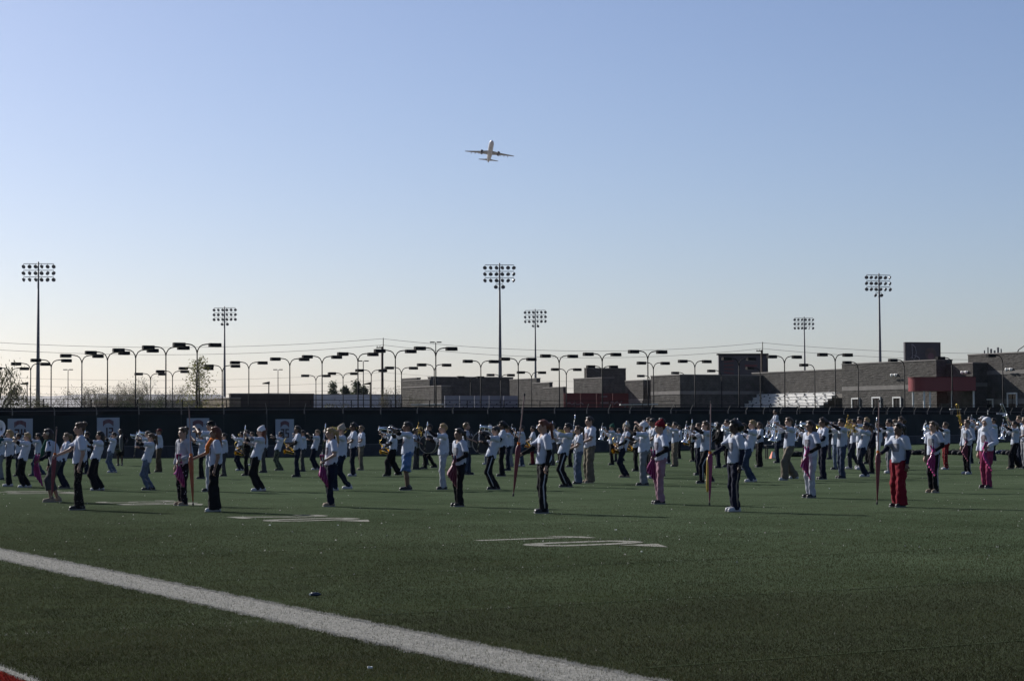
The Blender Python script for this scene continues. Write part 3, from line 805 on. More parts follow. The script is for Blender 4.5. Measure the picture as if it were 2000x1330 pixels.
script([(-.26, -.15), (-.17, -.2), (-.11, -.28), (-.10, -.36), (-.14, -.42), (-.22, -.42), (-.25, -.38)]).build('script_letter', M_SCRIPT, e)
script([(-.27, -.02), (-.22, .12), (-.27, -.02)], .05).build('script_stroke', M_SCRIPT, e)
MB().lathe([(.16 * w, 0), (.16 * w, .02)], axis=(0, -1, 0), n=24).build('round_picture', mat('brown_print', (.06, .045, .045), .6, 0, .3, .8), e, loc=(.22 * w, -.27, zc - .08 * h))
MB().lathe([(.09 * w, 0), (.09 * w, .02)], axis=(0, -1, 0), n=24).build('round_picture', mat('mauve_print', (.10, .055, .07), .6, 0, .3, .8), e, loc=(.22 * w, -.292, zc - .2 * h))
e, w, z0, z1 = billboard(1403, 1500, 693.5, 735, 300, .1, 'dark billboard with faint red print behind the utility pole')
MB().box((0, .3, z1 + .12), (w + .3, .8, .22)).build('top_walkway', M_DARKPOLE, e)
for i in range(4): MB().bar((-w * .4, -.31, z0 + .6 + i * .5), (-w * .2, -.31, z0 + .4 + i * .62), .02, .16).build('print_stroke', mat('faint_red_print', (.09, .03, .035), .7), e)
MB().box((w * .15, -.31, (z0 + z1) / 2), (w * .25, .02, .3)).build('print_stroke', mat('faint_red_print', (.09, .03, .035), .7), e)

# ------------------------------------------------------------------ far hills
def ridge(d, pts, name, c):
    top = [at(x, y, d) for x, y in pts]
    rows = []
    for t in top:
        rows.append([(t[0], d - 2600, -1), (t[0], d - 900, t[2] * .45), (t[0], d, t[2]), (t[0], d + 1500, -1)])
    v = np.array(rows).reshape(-1, 3); f = []
    for i in range(len(rows) - 1):
        for j in range(3): f.append([i * 4 + j, i * 4 + j + 1, i * 4 + 5 + j, i * 4 + 4 + j])
    o = link(name, npmesh(name, v, f, True), c); o['kind'] = 'structure'
xs = np.linspace(-500, 2500, 61)
ridge(11000, [(x, 781 - 7 * math.sin(x / 260 + 1) - 4 * math.sin(x / 91) - 3 * math.sin(x / 37 + 2) + max(0, (x - 500) / 60)) for x in xs], 'hills', mat('hill_rock', (.14, .12, .11), .95, 0, .3, .001))

# ------------------------------------------------------------------ trees
def branch_mesh(mb, p, d, L, r, depth, tips, spread, up, rnd):
    q = p + d * L
    mid = p + d * L * .5 + np.array([rnd.uniform(-.08, .08) * L for _ in range(3)])
    mb.tube([p, mid, q], [r, r * .8, r * .6], 5 if depth > 1 else 4, cap=False)
    if depth == 0: tips.append((q, d)); return
    tips.append((mid, d))
    for _ in range(rnd.choice((2, 3, 3))):
        nd = d + np.array([rnd.uniform(-spread, spread), rnd.uniform(-spread, spread), rnd.uniform(-spread * .4, spread * .5) + up])
        nd /= np.linalg.norm(nd)
        branch_mesh(mb, q if rnd.random() < .6 else p + d * L * .75, nd, L * rnd.uniform(.6, .82), r * .6, depth - 1, tips, spread, up, rnd)
def leaves(mb, centers, n, rad, size, rnd, droop=0.0):
    for c, _ in centers:
        for _ in range(n):
            o = np.array([rnd.gauss(0, rad) for _ in range(3)]); o[2] -= abs(rnd.gauss(0, droop))
            p = c + o; a = np.array([rnd.uniform(-1, 1) for _ in range(3)]); a /= np.linalg.norm(a)
            b = np.cross(a, [rnd.uniform(-1, 1), rnd.uniform(-1, 1), rnd.uniform(-1, 1)]); b /= (np.linalg.norm(b) + 1e-6)
            s = size * rnd.uniform(.6, 1.3)
            if droop: a = a * .4 + np.array([0, 0, -1.]);
            mb.add([p - a * s, p + b * s * .4, p + a * s, p - b * s * .4], [[0, 1, 2, 3]])
def tree(px, ytop, d, label, seed, kind, leafmat, trunkmat, cat='tree'):
    rnd = random.Random(seed)
    P = at(px, ytop, d); H = P[2]; P[2] = 0
    e = empty(kind + '_tree' if kind != 'shrub' else 'desert_shrub', P); tag(e, label, cat)
    tb, lb, tips = MB(), MB(), []
    if kind == 'bare':
        for k in range(5):
            a = k * 1.26 + rnd.random(); dd = np.array([math.cos(a) * .55, math.sin(a) * .55, 1]); dd /= np.linalg.norm(dd)
            branch_mesh(tb, np.array([0, 0, .2]), dd, H * .33, .075, 5 if k < 3 else 4, tips, .55, .14, rnd)
        leaves(lb, tips[::2], 3, .2, .085, rnd)
    elif kind == 'shrub':
        for k in range(7):
            a = k * .9 + rnd.random(); dd = np.array([math.cos(a) * .8, math.sin(a) * .8, 1]); dd /= np.linalg.norm(dd)
            branch_mesh(tb, np.array([0, 0, .1]), dd, H * .36, .05, 3, tips, .6, .05, rnd)
        leaves(lb, tips, 12, .3, .11, rnd)
    elif kind == 'leafy':
        tb.tube([(0, 0, 0), (.05, 0, H * .5), (0, .05, H * .97)], [.14, .1, .03], 8)
        for i in range(46):
            t = .22 + .76 * i / 46; a = i * 2.4; dd = np.array([math.cos(a), math.sin(a), .55]); dd /= np.linalg.norm(dd)
            L = (1.05 - t) * H * .36 * rnd.uniform(.7, 1.15) + .2
            p = np.array([0, 0, H * t]); tb.tube([p, p + dd * L * .5, p + dd * L + np.array([0, 0, .1])], [.03, .02, .008], 4, cap=False)
            tips += [(p + dd * L * q, dd) for q in (.45, .75, 1.0)]
        leaves(lb, tips, 11, .22, .11, rnd)
    elif kind == 'pine':
        tb.tube([(0, 0, 0), (0, 0, H * .95)], [.25, .05], 8)
        for i in range(60):
            t = .25 + .74 * rnd.random(); a = rnd.random() * 6.28; L = (1.08 - t) * H * .42 * rnd.uniform(.5, 1.1)
            p = np.array([0, 0, H * t]); dd = np.array([math.cos(a), math.sin(a), .15])
            tb.tube([p, p + dd * L], [.05, .015], 4, cap=False)
            tips += [(p + dd * L * q, dd) for q in (.4, .7, 1.0)]
        leaves(lb, tips, 14, .32, .26, rnd)
    elif kind == 'feathery':
        tb.tube([(0, 0, 0), (.3, 0, H * .3), (.1, .1, H * .55)], [.35, .28, .18], 8)
        for k in range(6):
            a = k * 1.05; dd = np.array([math.cos(a) * .7, math.sin(a) * .7, 1.]); dd /= np.linalg.norm(dd)
            branch_mesh(tb, np.array([.15, .05, H * (.35 + .04 * k)]), dd, H * .2, .1, 3, tips, .6, 0.02, rnd)
        leaves(lb, tips, 17, .42, .13, rnd, droop=.7)
    tb.build('trunk', trunkmat, e, True)
    if lb.n: lb.build('crown', leafmat, e)
def leaf(name, c):
    m = mat(name, c, .8, 0, .4, .8); nt = m.node_tree; pb = nt.nodes['Principled BSDF']
    tl = nt.nodes.new('ShaderNodeBsdfTranslucent'); ms = nt.nodes.new('ShaderNodeMixShader'); ms.inputs[0].default_value = .4
    nt.links.new(pb.inputs['Base Color'].links[0].from_socket, tl.inputs[0])
    nt.links.new(pb.outputs[0], ms.inputs[1]); nt.links.new(tl.outputs[0], ms.inputs[2]); nt.links.new(ms.outputs[0], nt.nodes['Material Output'].inputs[0])
    return m
M_BARK = mat('brown_bark', (.10, .085, .07), .95, 0, .3, 6)
L_GREEN = leaf('leaf_yellow_green', (.11, .11, .035))
L_DARK = leaf('leaf_dark_green', (.038, .05, .028))
L_OLIVE = leaf('leaf_olive', (.07, .072, .046))
tree(388, 699, 176, 'slim leafy tree with yellow green leaves behind a court light', 11, 'leafy', L_GREEN, M_BARK)
tree(-7, 714, 190, 'drooping feathery tree beside the first court lights', 12, 'feathery', L_OLIVE, M_BARK)
tree(168, 752, 215, 'spreading bare desert tree left of the gabled house', 13, 'bare', L_OLIVE, M_BARK)
tree(203, 756, 222, 'twiggy bare desert tree touching the gabled house', 14, 'bare', L_OLIVE, M_BARK)
tree(262, 742, 230, 'tall sparse desert tree in front of the gabled roof', 15, 'bare', L_OLIVE, M_BARK)
tree(304, 737, 228, 'rounded twiggy desert tree in front of the gabled roof', 16, 'bare', L_OLIVE, M_BARK)
tree(292, 764, 222, 'dense dark shrub at the foot of the rounded desert tree', 17, 'shrub', L_DARK, M_BARK, 'shrub')
tree(46, 762, 215, 'low scrubby bush near the short shoebox street lamp', 18, 'shrub', L_OLIVE, M_BARK, 'shrub')
tree(650, 748, 430, 'leaning dark pine above the pale warehouse', 19, 'pine', L_DARK, M_BARK)
tree(675, 756, 425, 'rounded dark pine between two taller pines', 20, 'pine', L_DARK, M_BARK)
tree(698, 748, 420, 'broad dark pine beside the thin lot lamp', 21, 'pine', L_DARK, M_BARK)
tree(711, 757, 440, 'small dark pine at the end of the pine group', 22, 'pine', L_DARK, M_BARK)
tree(778, 757, 240, 'thin bare tree beside the stepped block building', 23, 'bare', L_OLIVE, M_BARK)
tree(672, 781, 205, 'low scrubby bush in front of the pale warehouse', 24, 'shrub', L_OLIVE, M_BARK, 'shrub')

# ------------------------------------------------------------------ airliner climbing towards the camera
def airliner():
    D = 1570.0
    P = at(957, 297, D)
    e = empty('airliner', P); tag(e, 'white twin engine airliner climbing overhead against the blue sky', 'airplane')
    # local axes: +y nose, x right wing, z up;   fuselage 46 m, span 38 m
    W = mat('airliner_white', (.42, .45, .52), .35, 0, .05, .2, spec=.5); G = mat('airliner_grey', (.24, .26, .30), .4, .1, .08, .3)
    prof = [(.15, -23), (.55, -21.8), (1.0, -18.5), (1.55, -14), (1.95, -9), (2.0, -3), (2.0, 12), (1.95, 17), (1.75, 19.5), (1.35, 21.3), (.8, 22.5), (.25, 23)]
    MB().lathe(prof, axis=(0, 1, 0), n=24).build('fuselage', W, e, True)
    MB().lathe([(.1, -9.5), (1.3, -7.5), (1.85, -4), (1.85, 3.5), (1.2, 6.5), (.1, 8)], axis_o=(0, 0, -.75), axis=(0, 1, 0), n=20).build('belly_fairing', W, e, True)
    def wing(name, s, root, tip, rc, tc, rt, tt, m):
        R = []
        for (p, c, t) in ((root, rc, rt), ((np.array(root) * .62 + np.array(tip) * .38), rc * .56 + tc * .05, rt * .7), (tip, tc, tt)):
            x, y, z = p
            R.append(np.array([(s * x, y + c * .5, z), (s * x, y + c * .25, z + t * .5), (s * x, y - c * .15, z + t * .4), (s * x, y - c * .5, z), (s * x, y - c * .1, z - t * .3), (s * x, y + c * .3, z - t * .4)]))
        return MB().rings(R).build(name, m, e)
    for s in (-1, 1):
        wing('wing', s, (1.2, .5, -.9), (19, -6.6, 1.0), 9.0, 1.7, 1.2, .25, G)
        wing('tailplane', s, (.4, -18.9, .6), (7.6, -21.6, 1.3), 5.0, 1.5, .5, .12, G)
        en = MB().lathe([(.95, 2.6), (1.25, 2.4), (1.4, 1.2), (1.35, -.8), (1.0, -2.3), (.6, -3)], axis=(0, 1, 0), n=20).build('engine', mat('engine_grey', (.10, .11, .14), .4, .2), e, True, loc=(s * 6.4, 3.0, -2.1))
        MB().lathe([(1.02, 2.62), (.02, 2.64)], axis=(0, 1, 0), n=20).build('intake', mat('intake_dark', (.012, .012, .016), .6), en)
        MB().box((s * 6.4, 1.4, -1.1), (.35, 4.2, 1.0)).build('pylon', G, e)
        for q in (8.2, 11.2, 14.2): MB().lathe([(.05, -2.2), (.3, -.6), (.3, .8), (.05, 2)], axis=(0, 1, 0), n=8).build('flap_fairing', G, e, loc=(s * q, -1.6 - q * .32 - .6, -.75 + q * .06))
    R = []
    for (z, y, c, t) in ((1.2, -17.8, 6.4, .5), (5, -20, 4.4, .35), (8.6, -22, 2.6, .2)):
        R.append(np.array([(0, y + c / 2, z), (t / 2, y, z), (0, y - c / 2, z), (-t / 2, y, z)]))
    MB().rings(R).build('fin', mat('fin_blue', (.06, .08, .16), .4), e)
    MB().box((0, 13.5, -1.96), (.5, .9, .16)).build('nose_gear_door', mat('intake_dark', (.012, .012, .016), .6), e)
    vd = P / np.linalg.norm(P)
    pit = math.radians(13)
    fwd = np.array([vd[0] * -1 + .02, -vd[1], 0]); fwd /= np.linalg.norm(fwd)
    yv = fwd * math.cos(pit) + np.array([0, 0, math.sin(pit)])
    yaw_tweak = np.array([.045, 0, 0]); yv = yv + yaw_tweak; yv /= np.linalg.norm(yv)
    xr = np.cross(yv, [0, 0, 1]); xr /= np.linalg.norm(xr); zu = np.cross(xr, yv)
    b = math.radians(6.0)
    x2 = xr * math.cos(b) + zu * math.sin(b); z2 = np.cross(x2, yv)
    e.matrix_world = Matrix(((x2[0], yv[0], z2[0], P[0]), (x2[1], yv[1], z2[1], P[1]), (x2[2], yv[2], z2[2], P[2]), (0, 0, 0, 1)))
airliner()
# ------------------------------------------------------------------ signed distance modelling for people and cloth
class Field:
    def __init__(s, lo, hi, h):
        s.h = h; s.lo = np.array(lo, float); n = np.ceil((np.array(hi) - s.lo) / h).astype(int) + 1
        s.ax = [s.lo[i] + h * np.arange(n[i]) for i in range(3)]
        s.g = np.full(n, 0.5, np.float32)
    def _sub(s, lo, hi):
        sl = []
        for i in range(3):
            a = max(0, int((lo[i] - s.lo[i]) / s.h)); b = min(len(s.ax[i]), int((hi[i] - s.lo[i]) / s.h) + 2)
            sl.append(slice(a, max(a, b)))
        X, Y, Z = np.meshgrid(*[s.ax[i][sl[i]] for i in range(3)], indexing='ij', sparse=True)
        return tuple(sl), X, Y, Z
    def _mix(s, sl, d, k):
        a = s.g[sl]
        if k <= 0: s.g[sl] = np.minimum(a, d); return
        hh = np.clip(.5 + .5 * (a - d) / k, 0, 1)
        s.g[sl] = a * (1 - hh) + d * hh - k * hh * (1 - hh)
    def cap(s, a, b, ra, rb=None, k=.02, fy=1.0, flat=False, sub=False):
        a, b = np.array(a, float), np.array(b, float); rb = ra if rb is None else rb
        m = max(ra, rb) + k + .03
        sl, X, Y, Z = s._sub(np.minimum(a, b) - m, np.maximum(a, b) + m)
        d = b - a; px, py, pz = X - a[0], (Y - a[1]) / fy, Z - a[2]
        dy = d[1] / fy; L2 = d[0] ** 2 + dy ** 2 + d[2] ** 2 + 1e-12
        t0 = (px * d[0] + py * dy + pz * d[2]) / L2; t = np.clip(t0, 0, 1)
        q = np.sqrt((px - d[0] * t) ** 2 + (py - dy * t) ** 2 + (pz - d[2] * t) ** 2) - (ra + (rb - ra) * t)
        if fy < 1: q = q * (fy + 1) / 2
        if flat: q = np.maximum(q, (t0 - 1) * math.sqrt(L2))
        q = q.astype(np.float32)
        if sub: s.g[sl] = np.maximum(s.g[sl], -q)
        else: s._mix(sl, q, k)
        return s
    def ell(s, c, r, k=.02, sub=False):
        c, r = np.array(c, float), np.array(r, float); m = r + k + .03
        sl, X, Y, Z = s._sub(c - m, c + m)
        x, y, z = (X - c[0]) / r[0], (Y - c[1]) / r[1], (Z - c[2]) / r[2]
        k0 = np.sqrt(x * x + y * y + z * z); k1 = np.sqrt((x / r[0]) ** 2 + (y / r[1]) ** 2 + (z / r[2]) ** 2) + 1e-6
        d = (k0 * (k0 - 1) / k1).astype(np.float32)
        if sub: s.g[sl] = np.maximum(s.g[sl], -d)
        else: s._mix(sl, d, k)
        return s
    def above(s, z, keep=True, axis=2):
        sh = [1, 1, 1]; sh[axis] = -1
        Zc = s.ax[axis].reshape(sh)
        s.g = np.maximum(s.g, ((z - Zc) if keep else (Zc - z)).astype(np.float32)); return s
    def plane(s, n, o):
        X, Y, Z = np.meshgrid(*s.ax, indexing='ij', sparse=True); n = np.array(n, float); n /= np.linalg.norm(n)
        s.g = np.maximum(s.g, ((X - o[0]) * n[0] + (Y - o[1]) * n[1] + (Z - o[2]) * n[2]).astype(np.float32)); return s
    def ripple(s, amp, sc, seed=0, stretch=(1, 1, 1)):
        X, Y, Z = np.meshgrid(*s.ax, indexing='ij', sparse=True); r = np.random.default_rng(seed)
        acc = 0
        for _ in range(6):
            w = r.normal(0, 1, 3) * sc * np.array(stretch)
            acc = acc + np.sin(X * w[0] + Y * w[1] + Z * w[2] + r.random() * 6.28)
        s.g = s.g + (amp * acc / 2.5).astype(np.float32); return s
    def mesh(s, name):
        g, h = s.g, s.h
        g = g.copy(); g[[0, -1]] = .5; g[:, [0, -1]] = .5; g[:, :, [0, -1]] = .5
        ins = g < 0
        nx, ny, nz = g.shape
        c = np.zeros((nx - 1, ny - 1, nz - 1), np.int8)
        for i in (0, 1):
            for j in (0, 1):
                for k in (0, 1): c += ins[i:nx - 1 + i, j:ny - 1 + j, k:nz - 1 + k]
        act = (c > 0) & (c < 8)
        I, J, K = np.nonzero(act); n = len(I)
        idx = np.full(act.shape, -1, np.int32); idx[I, J, K] = np.arange(n)
        acc = np.zeros((n, 3)); cnt = np.zeros(n)
        corners = [(i, j, k) for i in (0, 1) for j in (0, 1) for k in (0, 1)]
        val = {q: g[I + q[0], J + q[1], K + q[2]] for q in corners}
        for q in corners:
            for a in range(3):
                if q[a] == 0:
                    p = list(q); p[a] = 1; p = tuple(p)
                    va, vb = val[q], val[p]; m = (va < 0) != (vb < 0)
                    t = np.where(m, va / np.where(m, va - vb, 1), 0)
                    pos = np.tile(np.array(q, float), (n, 1)); pos[:, a] += t
                    acc += pos * m[:, None]; cnt += m
        vtx = (acc / cnt[:, None] + np.stack([I, J, K], 1)) * h + s.lo
        faces = []
        for a in range(3):
            b, c2 = (a + 1) % 3, (a + 2) % 3
            A = [slice(None)] * 3; B = [slice(None)] * 3
            A[a] = slice(0, -1); B[a] = slice(1, None)
            sa, sb = ins[tuple(A)], ins[tuple(B)]
            E = np.stack(np.nonzero(sa != sb), 1)
            E = E[(E[:, b] > 0) & (E[:, c2] > 0)]
            flip = ins[E[:, 0], E[:, 1], E[:, 2]]
            def at_(db, dc):
                q = E.copy(); q[:, b] -= db; q[:, c2] -= dc
                for ax_ in range(3): q[:, ax_] = np.clip(q[:, ax_], 0, act.shape[ax_] - 1)
                return idx[q[:, 0], q[:, 1], q[:, 2]]
            Q = np.stack([at_(1, 1), at_(0, 1), at_(0, 0), at_(1, 0)], 1)
            Q[~flip] = Q[~flip][:, ::-1]
            faces.append(Q[(Q >= 0).all(1)])
        f = np.concatenate(faces)
        me = bpy.data.meshes.new(name)
        me.vertices.add(n); me.vertices.foreach_set('co', vtx.astype(np.float32).reshape(-1))
        me.loops.add(4 * len(f)); me.loops.foreach_set('vertex_index', f.astype(np.int32).reshape(-1))
        me.polygons.add(len(f)); me.polygons.foreach_set('loop_start', np.arange(0, 4 * len(f), 4, dtype=np.int32))
        me.polygons.foreach_set('use_smooth', np.ones(len(f), bool))
        me.update(calc_edges=True)
        return me

# ------------------------------------------------------------------ poses
def ik(a, t, l1, l2, hint):
    a, t, hint = np.array(a, float), np.array(t, float), np.array(hint, float)
    d = t - a; L = np.linalg.norm(d)
    if L > (l1 + l2) * .995: t = a + d / L * (l1 + l2) * .995; d = t - a; L = np.linalg.norm(d)
    d /= L; x = (l1 * l1 - l2 * l2 + L * L) / (2 * L); y = math.sqrt(max(0, l1 * l1 - x * x))
    h = hint - d * np.dot(hint, d); h /= (np.linalg.norm(h) + 1e-9)
    return a + d * x + h * y, t
POSES = {}
def pose(arms, legs):
    key = (arms, legs)
    if key in POSES: return POSES[key]
    P = {}
    if legs == 'bent':
        pel = np.array([0, -.105, .890]); neck = np.array([0, .045, 1.40]); head = np.array([0, .025, 1.555]); ank = [(.085, -.06, .085), (-.085, .06, .085)]
    elif legs == 'step':
        pel = np.array([0, -.02, .905]); neck = np.array([0, .0, 1.42]); head = np.array([0, -.02, 1.575]); ank = [(.085, -.20, .09), (-.085, .20, .12)]
    elif legs == 'stoop':
        pel = np.array([0, .05, .90]); neck = np.array([0, -.09, 1.37]); head = np.array([0, -.14, 1.51]); ank = [(.10, -.06, .085), (-.09, .08, .085)]
    else:
        pel = np.array([0, 0, .942]); neck = np.array([0, .015, 1.445]); head = np.array([0, -.005, 1.60]); ank = [(.095, -.03, .085), (-.095, .03, .085)]
    P['pel'], P['neck'], P['head'] = pel, neck, head
    P['chest'] = pel * .38 + neck * .62 + np.array([0, .01, 0])
    P['top'] = head[2] + .125
    for s, nm, an in ((1, 'L', ank[0]), (-1, 'R', ank[1])):
        hip = pel + np.array([s * .09, 0, -.03])
        kn, an = ik(hip, an, .42, .41, (0.05 * s, -1, .1))
        P['hip' + nm], P['kn' + nm], P['an' + nm] = hip, kn, an
    dl = neck - np.array([0, .015, 1.435])
    P['delta'] = dl
    for s, nm in ((1, 'L'), (-1, 'R')):
        sh = neck + np.array([s * .175, .005, -.055]); hint = (s * .4, .6, -.3)
        if arms == 'down': w = sh + np.array([s * .06, -.05, -.52]); hint = (s * .3, 1, 0)
        elif arms == 'pole':
            w = dl + np.array([-.10, -.40, 1.08]) if nm == 'R' else sh + np.array([.06, -.04, -.52])
            hint = (-.4, .3, -1) if nm == 'R' else (.3, 1, 0)
        elif arms == 'flag':
            w = dl + np.array([.20, -.20, 1.00]) if nm == 'L' else sh + np.array([-.06, -.04, -.52])
            hint = (s * .8, 1, 0)
        elif arms == 'horn': w = dl + np.array([s * .045, -.36, 1.49 + .05 * s]); hint = (s * 1.0, 0, -.45)
        elif arms == 'upright': w = dl + np.array([s * .03, -.37, 1.42 + .11 * s]); hint = (s * 1.0, 0, -.55)
        elif arms == 'waist': w = dl + np.array([s * .10, -.29, 1.06 - .03 * s]); hint = (s * .9, .7, -.3)
        elif arms == 'drum': w = dl + np.array([s * .36, -.34, 1.12]); hint = (s * 1, .6, -.5)
        elif arms == 'flute': w = dl + np.array([-.12 + s * .13, -.22, 1.50]); hint = (s * 1, .2, -.6)
        el, w = ik(sh, w, .285, .25, hint)
        P['sh' + nm], P['el' + nm], P['wr' + nm] = sh, el, w
    POSES[key] = P
    return P

MESH = {}
def bounds(P, pad=.2):
    pts = np.array([v for k, v in P.items() if isinstance(v, np.ndarray) and k != 'delta'])
    lo, hi = pts.min(0) - pad, pts.max(0) + pad; lo[2] = -.02
    return lo, hi
def hand(F, el, wr, s):
    d = (wr - el) / np.linalg.norm(wr - el)
    lat = np.cross(d, [0, 0, 1.]); lat = lat / (np.linalg.norm(lat) + 1e-6); cur = np.cross(lat, d)
    if cur[2] > 0: cur = -cur
    pe = wr + d * .078
    F.cap(wr, pe, .026, .030, .012)
    for i, o in enumerate((-.030, -.010, .010, .029)):
        L = (.036, .044, .042, .032)[i]
        b = pe + lat * o + d * .012; m = b + d * L * .8 + cur * L * .35; t = m + d * L * .15 + cur * L * .8
        F.cap(b - d * .02, m, .0105, .0100, .003); F.cap(m, t, .0098, .0090, .003)
    tb = wr + d * .025 + lat * s * -.026; F.cap(tb, tb + d * .032 + lat * s * -.026 + cur * .012, .0125, .011, .006)
    tm = tb + d * .032 + lat * s * -.026 + cur * .012; F.cap(tm, tm + d * .03 + cur * .012, .011, .0095, .004)
def body_mesh(arms, legs, bare=False):
    key = ('body', arms, legs, bare)
    if key in MESH: return MESH[key]
    P = pose(arms, legs); lo, hi = bounds(P); F = Field(lo, hi, .0105)
    c, pel, nk, hd = P['chest'], P['pel'], P['neck'], P['head']
    F.ell(pel + [0, 0, .02], (.145, .098, .12), .03)
    F.cap(pel + [0, 0, .06], c, .115, .135, .04, fy=.68)
    F.cap(c, nk + [0, 0, -.1], .135, .125, .04, fy=.68)
    F.cap(P['shL'] + [-.03, 0, 0], P['shR'] + [.03, 0, 0], .052, None, .04)
    F.cap(nk + [0, 0, -.05], hd + [0, .02, -.06], .058, .054, .03)
    # head: skull, face, jaw, nose, brow, ears
    F.ell(hd + [0, .015, .025], (.074, .092, .096), .02); F.ell(hd + [0, -.025, -.035], (.058, .062, .078), .025)
    F.ell(hd + [0, -.062, -.082], (.026, .024, .022), .02)
    F.cap(hd + [0, -.088, .012], hd + [0, -.108, -.028], .008, .0135, .012)
    F.cap(hd + [-.035, -.080, .022], hd + [.035, -.080, .022], .012, None, .012)
    for s in (-1, 1):
        F.ell(hd + [s * .030, -.093, .004], (.015, .012, .010), .004, sub=True)
        F.ell(hd + [s * .076, .012, -.012], (.012, .022, .032), .008)
    F.cap(hd + [-.02, -.094, -.052], hd + [.02, -.094, -.052], .0075, None, .006)
    for nm, s in (('L', 1), ('R', -1)):
        F.cap(P['sh' + nm], P['el' + nm], .046, .037, .03); F.cap(P['el' + nm], P['wr' + nm], .037, .025, .015)
        hand(F, P['el' + nm], P['wr' + nm], s)
        th, kn_, cf = (.074, .052, .052) if bare else (.062, .040, .036)       # covered legs stay well inside the cloth
        F.cap(P['hip' + nm], P['kn' + nm], th, kn_, .04); F.cap(P['kn' + nm], P['kn' + nm] * .6 + P['an' + nm] * .4 + [0, .012, 0], kn_, cf, .02)
        F.cap(P['kn' + nm] * .6 + P['an' + nm] * .4 + [0, .012, 0], P['an' + nm], cf, .034, .02)
        F.cap(P['an' + nm] + [0, .02, -.035], P['an' + nm] + [0, -.12, -.05], .03, .026, .02)
    MESH[key] = F.mesh('body'); return MESH[key]
def shirt_mesh(arms, legs, style):
    key = ('shirt', arms, legs, style)
    if key in MESH: return MESH[key]
    P = pose(arms, legs); lo, hi = bounds(P); F = Field(lo, hi, .014)
    c, pel, nk = P['chest'], P['pel'], P['neck']
    big = .012 if style == 'hoodie' else 0
    hem = pel - (nk - pel) * .06
    F.cap(hem, c, .176 + big, .160 + big, .03, fy=.78); F.cap(c, nk + [0, 0, -.09], .160 + big, .135 + big, .03, fy=.72)
    F.cap(P['shL'] + [-.03, 0, .0], P['shR'] + [.03, 0, 0], .066 + big, None, .04)
    for nm in 'LR':
        sh, el, wr = P['sh' + nm], P['el' + nm], P['wr' + nm]
        if style == 'tee': F.cap(sh, sh * .22 + el * .78, .068, .078, .03, flat=True)
        else: F.cap(sh, el, .070 + big, .058 + big, .03); F.cap(el, el * .06 + wr * .94, .058 + big, .044 + big, .015, flat=True)
    F.ripple(.0075, 20, 5, (1, 1, .8)); F.ripple(.005, 42, 9, (1, 1, .6))
    n = (pel - nk); F.plane(n, hem - (nk - pel) * (.02 if style != 'hoodie' else .0))
    F.cap(nk + [0, -.02, -.03], nk + [0, -.03, .2], .068, .085, sub=True)
    MESH[key] = F.mesh('shirt'); return MESH[key]
def trousers_mesh(arms, legs, style):
    key = ('trousers', legs, style)
    if key in MESH: return MESH[key]
    P = pose('down', legs); lo, hi = bounds(P); hi[2] = 1.12; F = Field(lo, hi, .014)
    pel = P['pel']
    F.ell(pel + [0, .01, .0], (.158, .118, .14), .03)
    for nm, s in (('L', 1), ('R', -1)):
        h, k, a = P['hip' + nm], P['kn' + nm], P['an' + nm]
        if style == 'shorts':
            F.cap(h, k + [0, 0, -.02], .100, .115, .03, flat=True)
        elif style == 'capri':
            F.cap(h, k, .098, .085, .03); F.cap(k, k * .45 + a * .55, .085, .072, .02, flat=True)
        else:
            r1, r2, r3 = {'regular': (.095, .070, .066), 'wide': (.106, .094, .108), 'slim': (.088, .062, .050)}[style]
            e = a + (a - k) / np.linalg.norm(a - k) * .035
            F.cap(h, k, r1, r2, .03); F.cap(k, e, r2, r3, .03, flat=True)
    F.ripple(.0085, 17, 3, (1, 1, .6)); F.ripple(.006, 38, 4, (1, 1, .7))
    F.above(pel[2] + .04, False)
    MESH[key] = F.mesh('trousers'); return MESH[key]
def sleeve_mesh(arms, legs, nm):
    key = ('sleeve', arms, legs, nm)
    if key in MESH: return MESH[key]
    P = pose(arms, legs); sh, el, wr = P['sh' + nm], P['el' + nm], P['wr' + nm]
    pts = np.array([sh, el, wr]); F = Field(pts.min(0) - .1, pts.max(0) + .1, .012)
    F.cap(sh, el, .054, .047, .02); F.cap(el, el * .04 + wr * .96, .047, .034, .012, flat=True)
    F.ripple(.003, 50, 2)
    MESH[key] = F.mesh('sleeve'); return MESH[key]
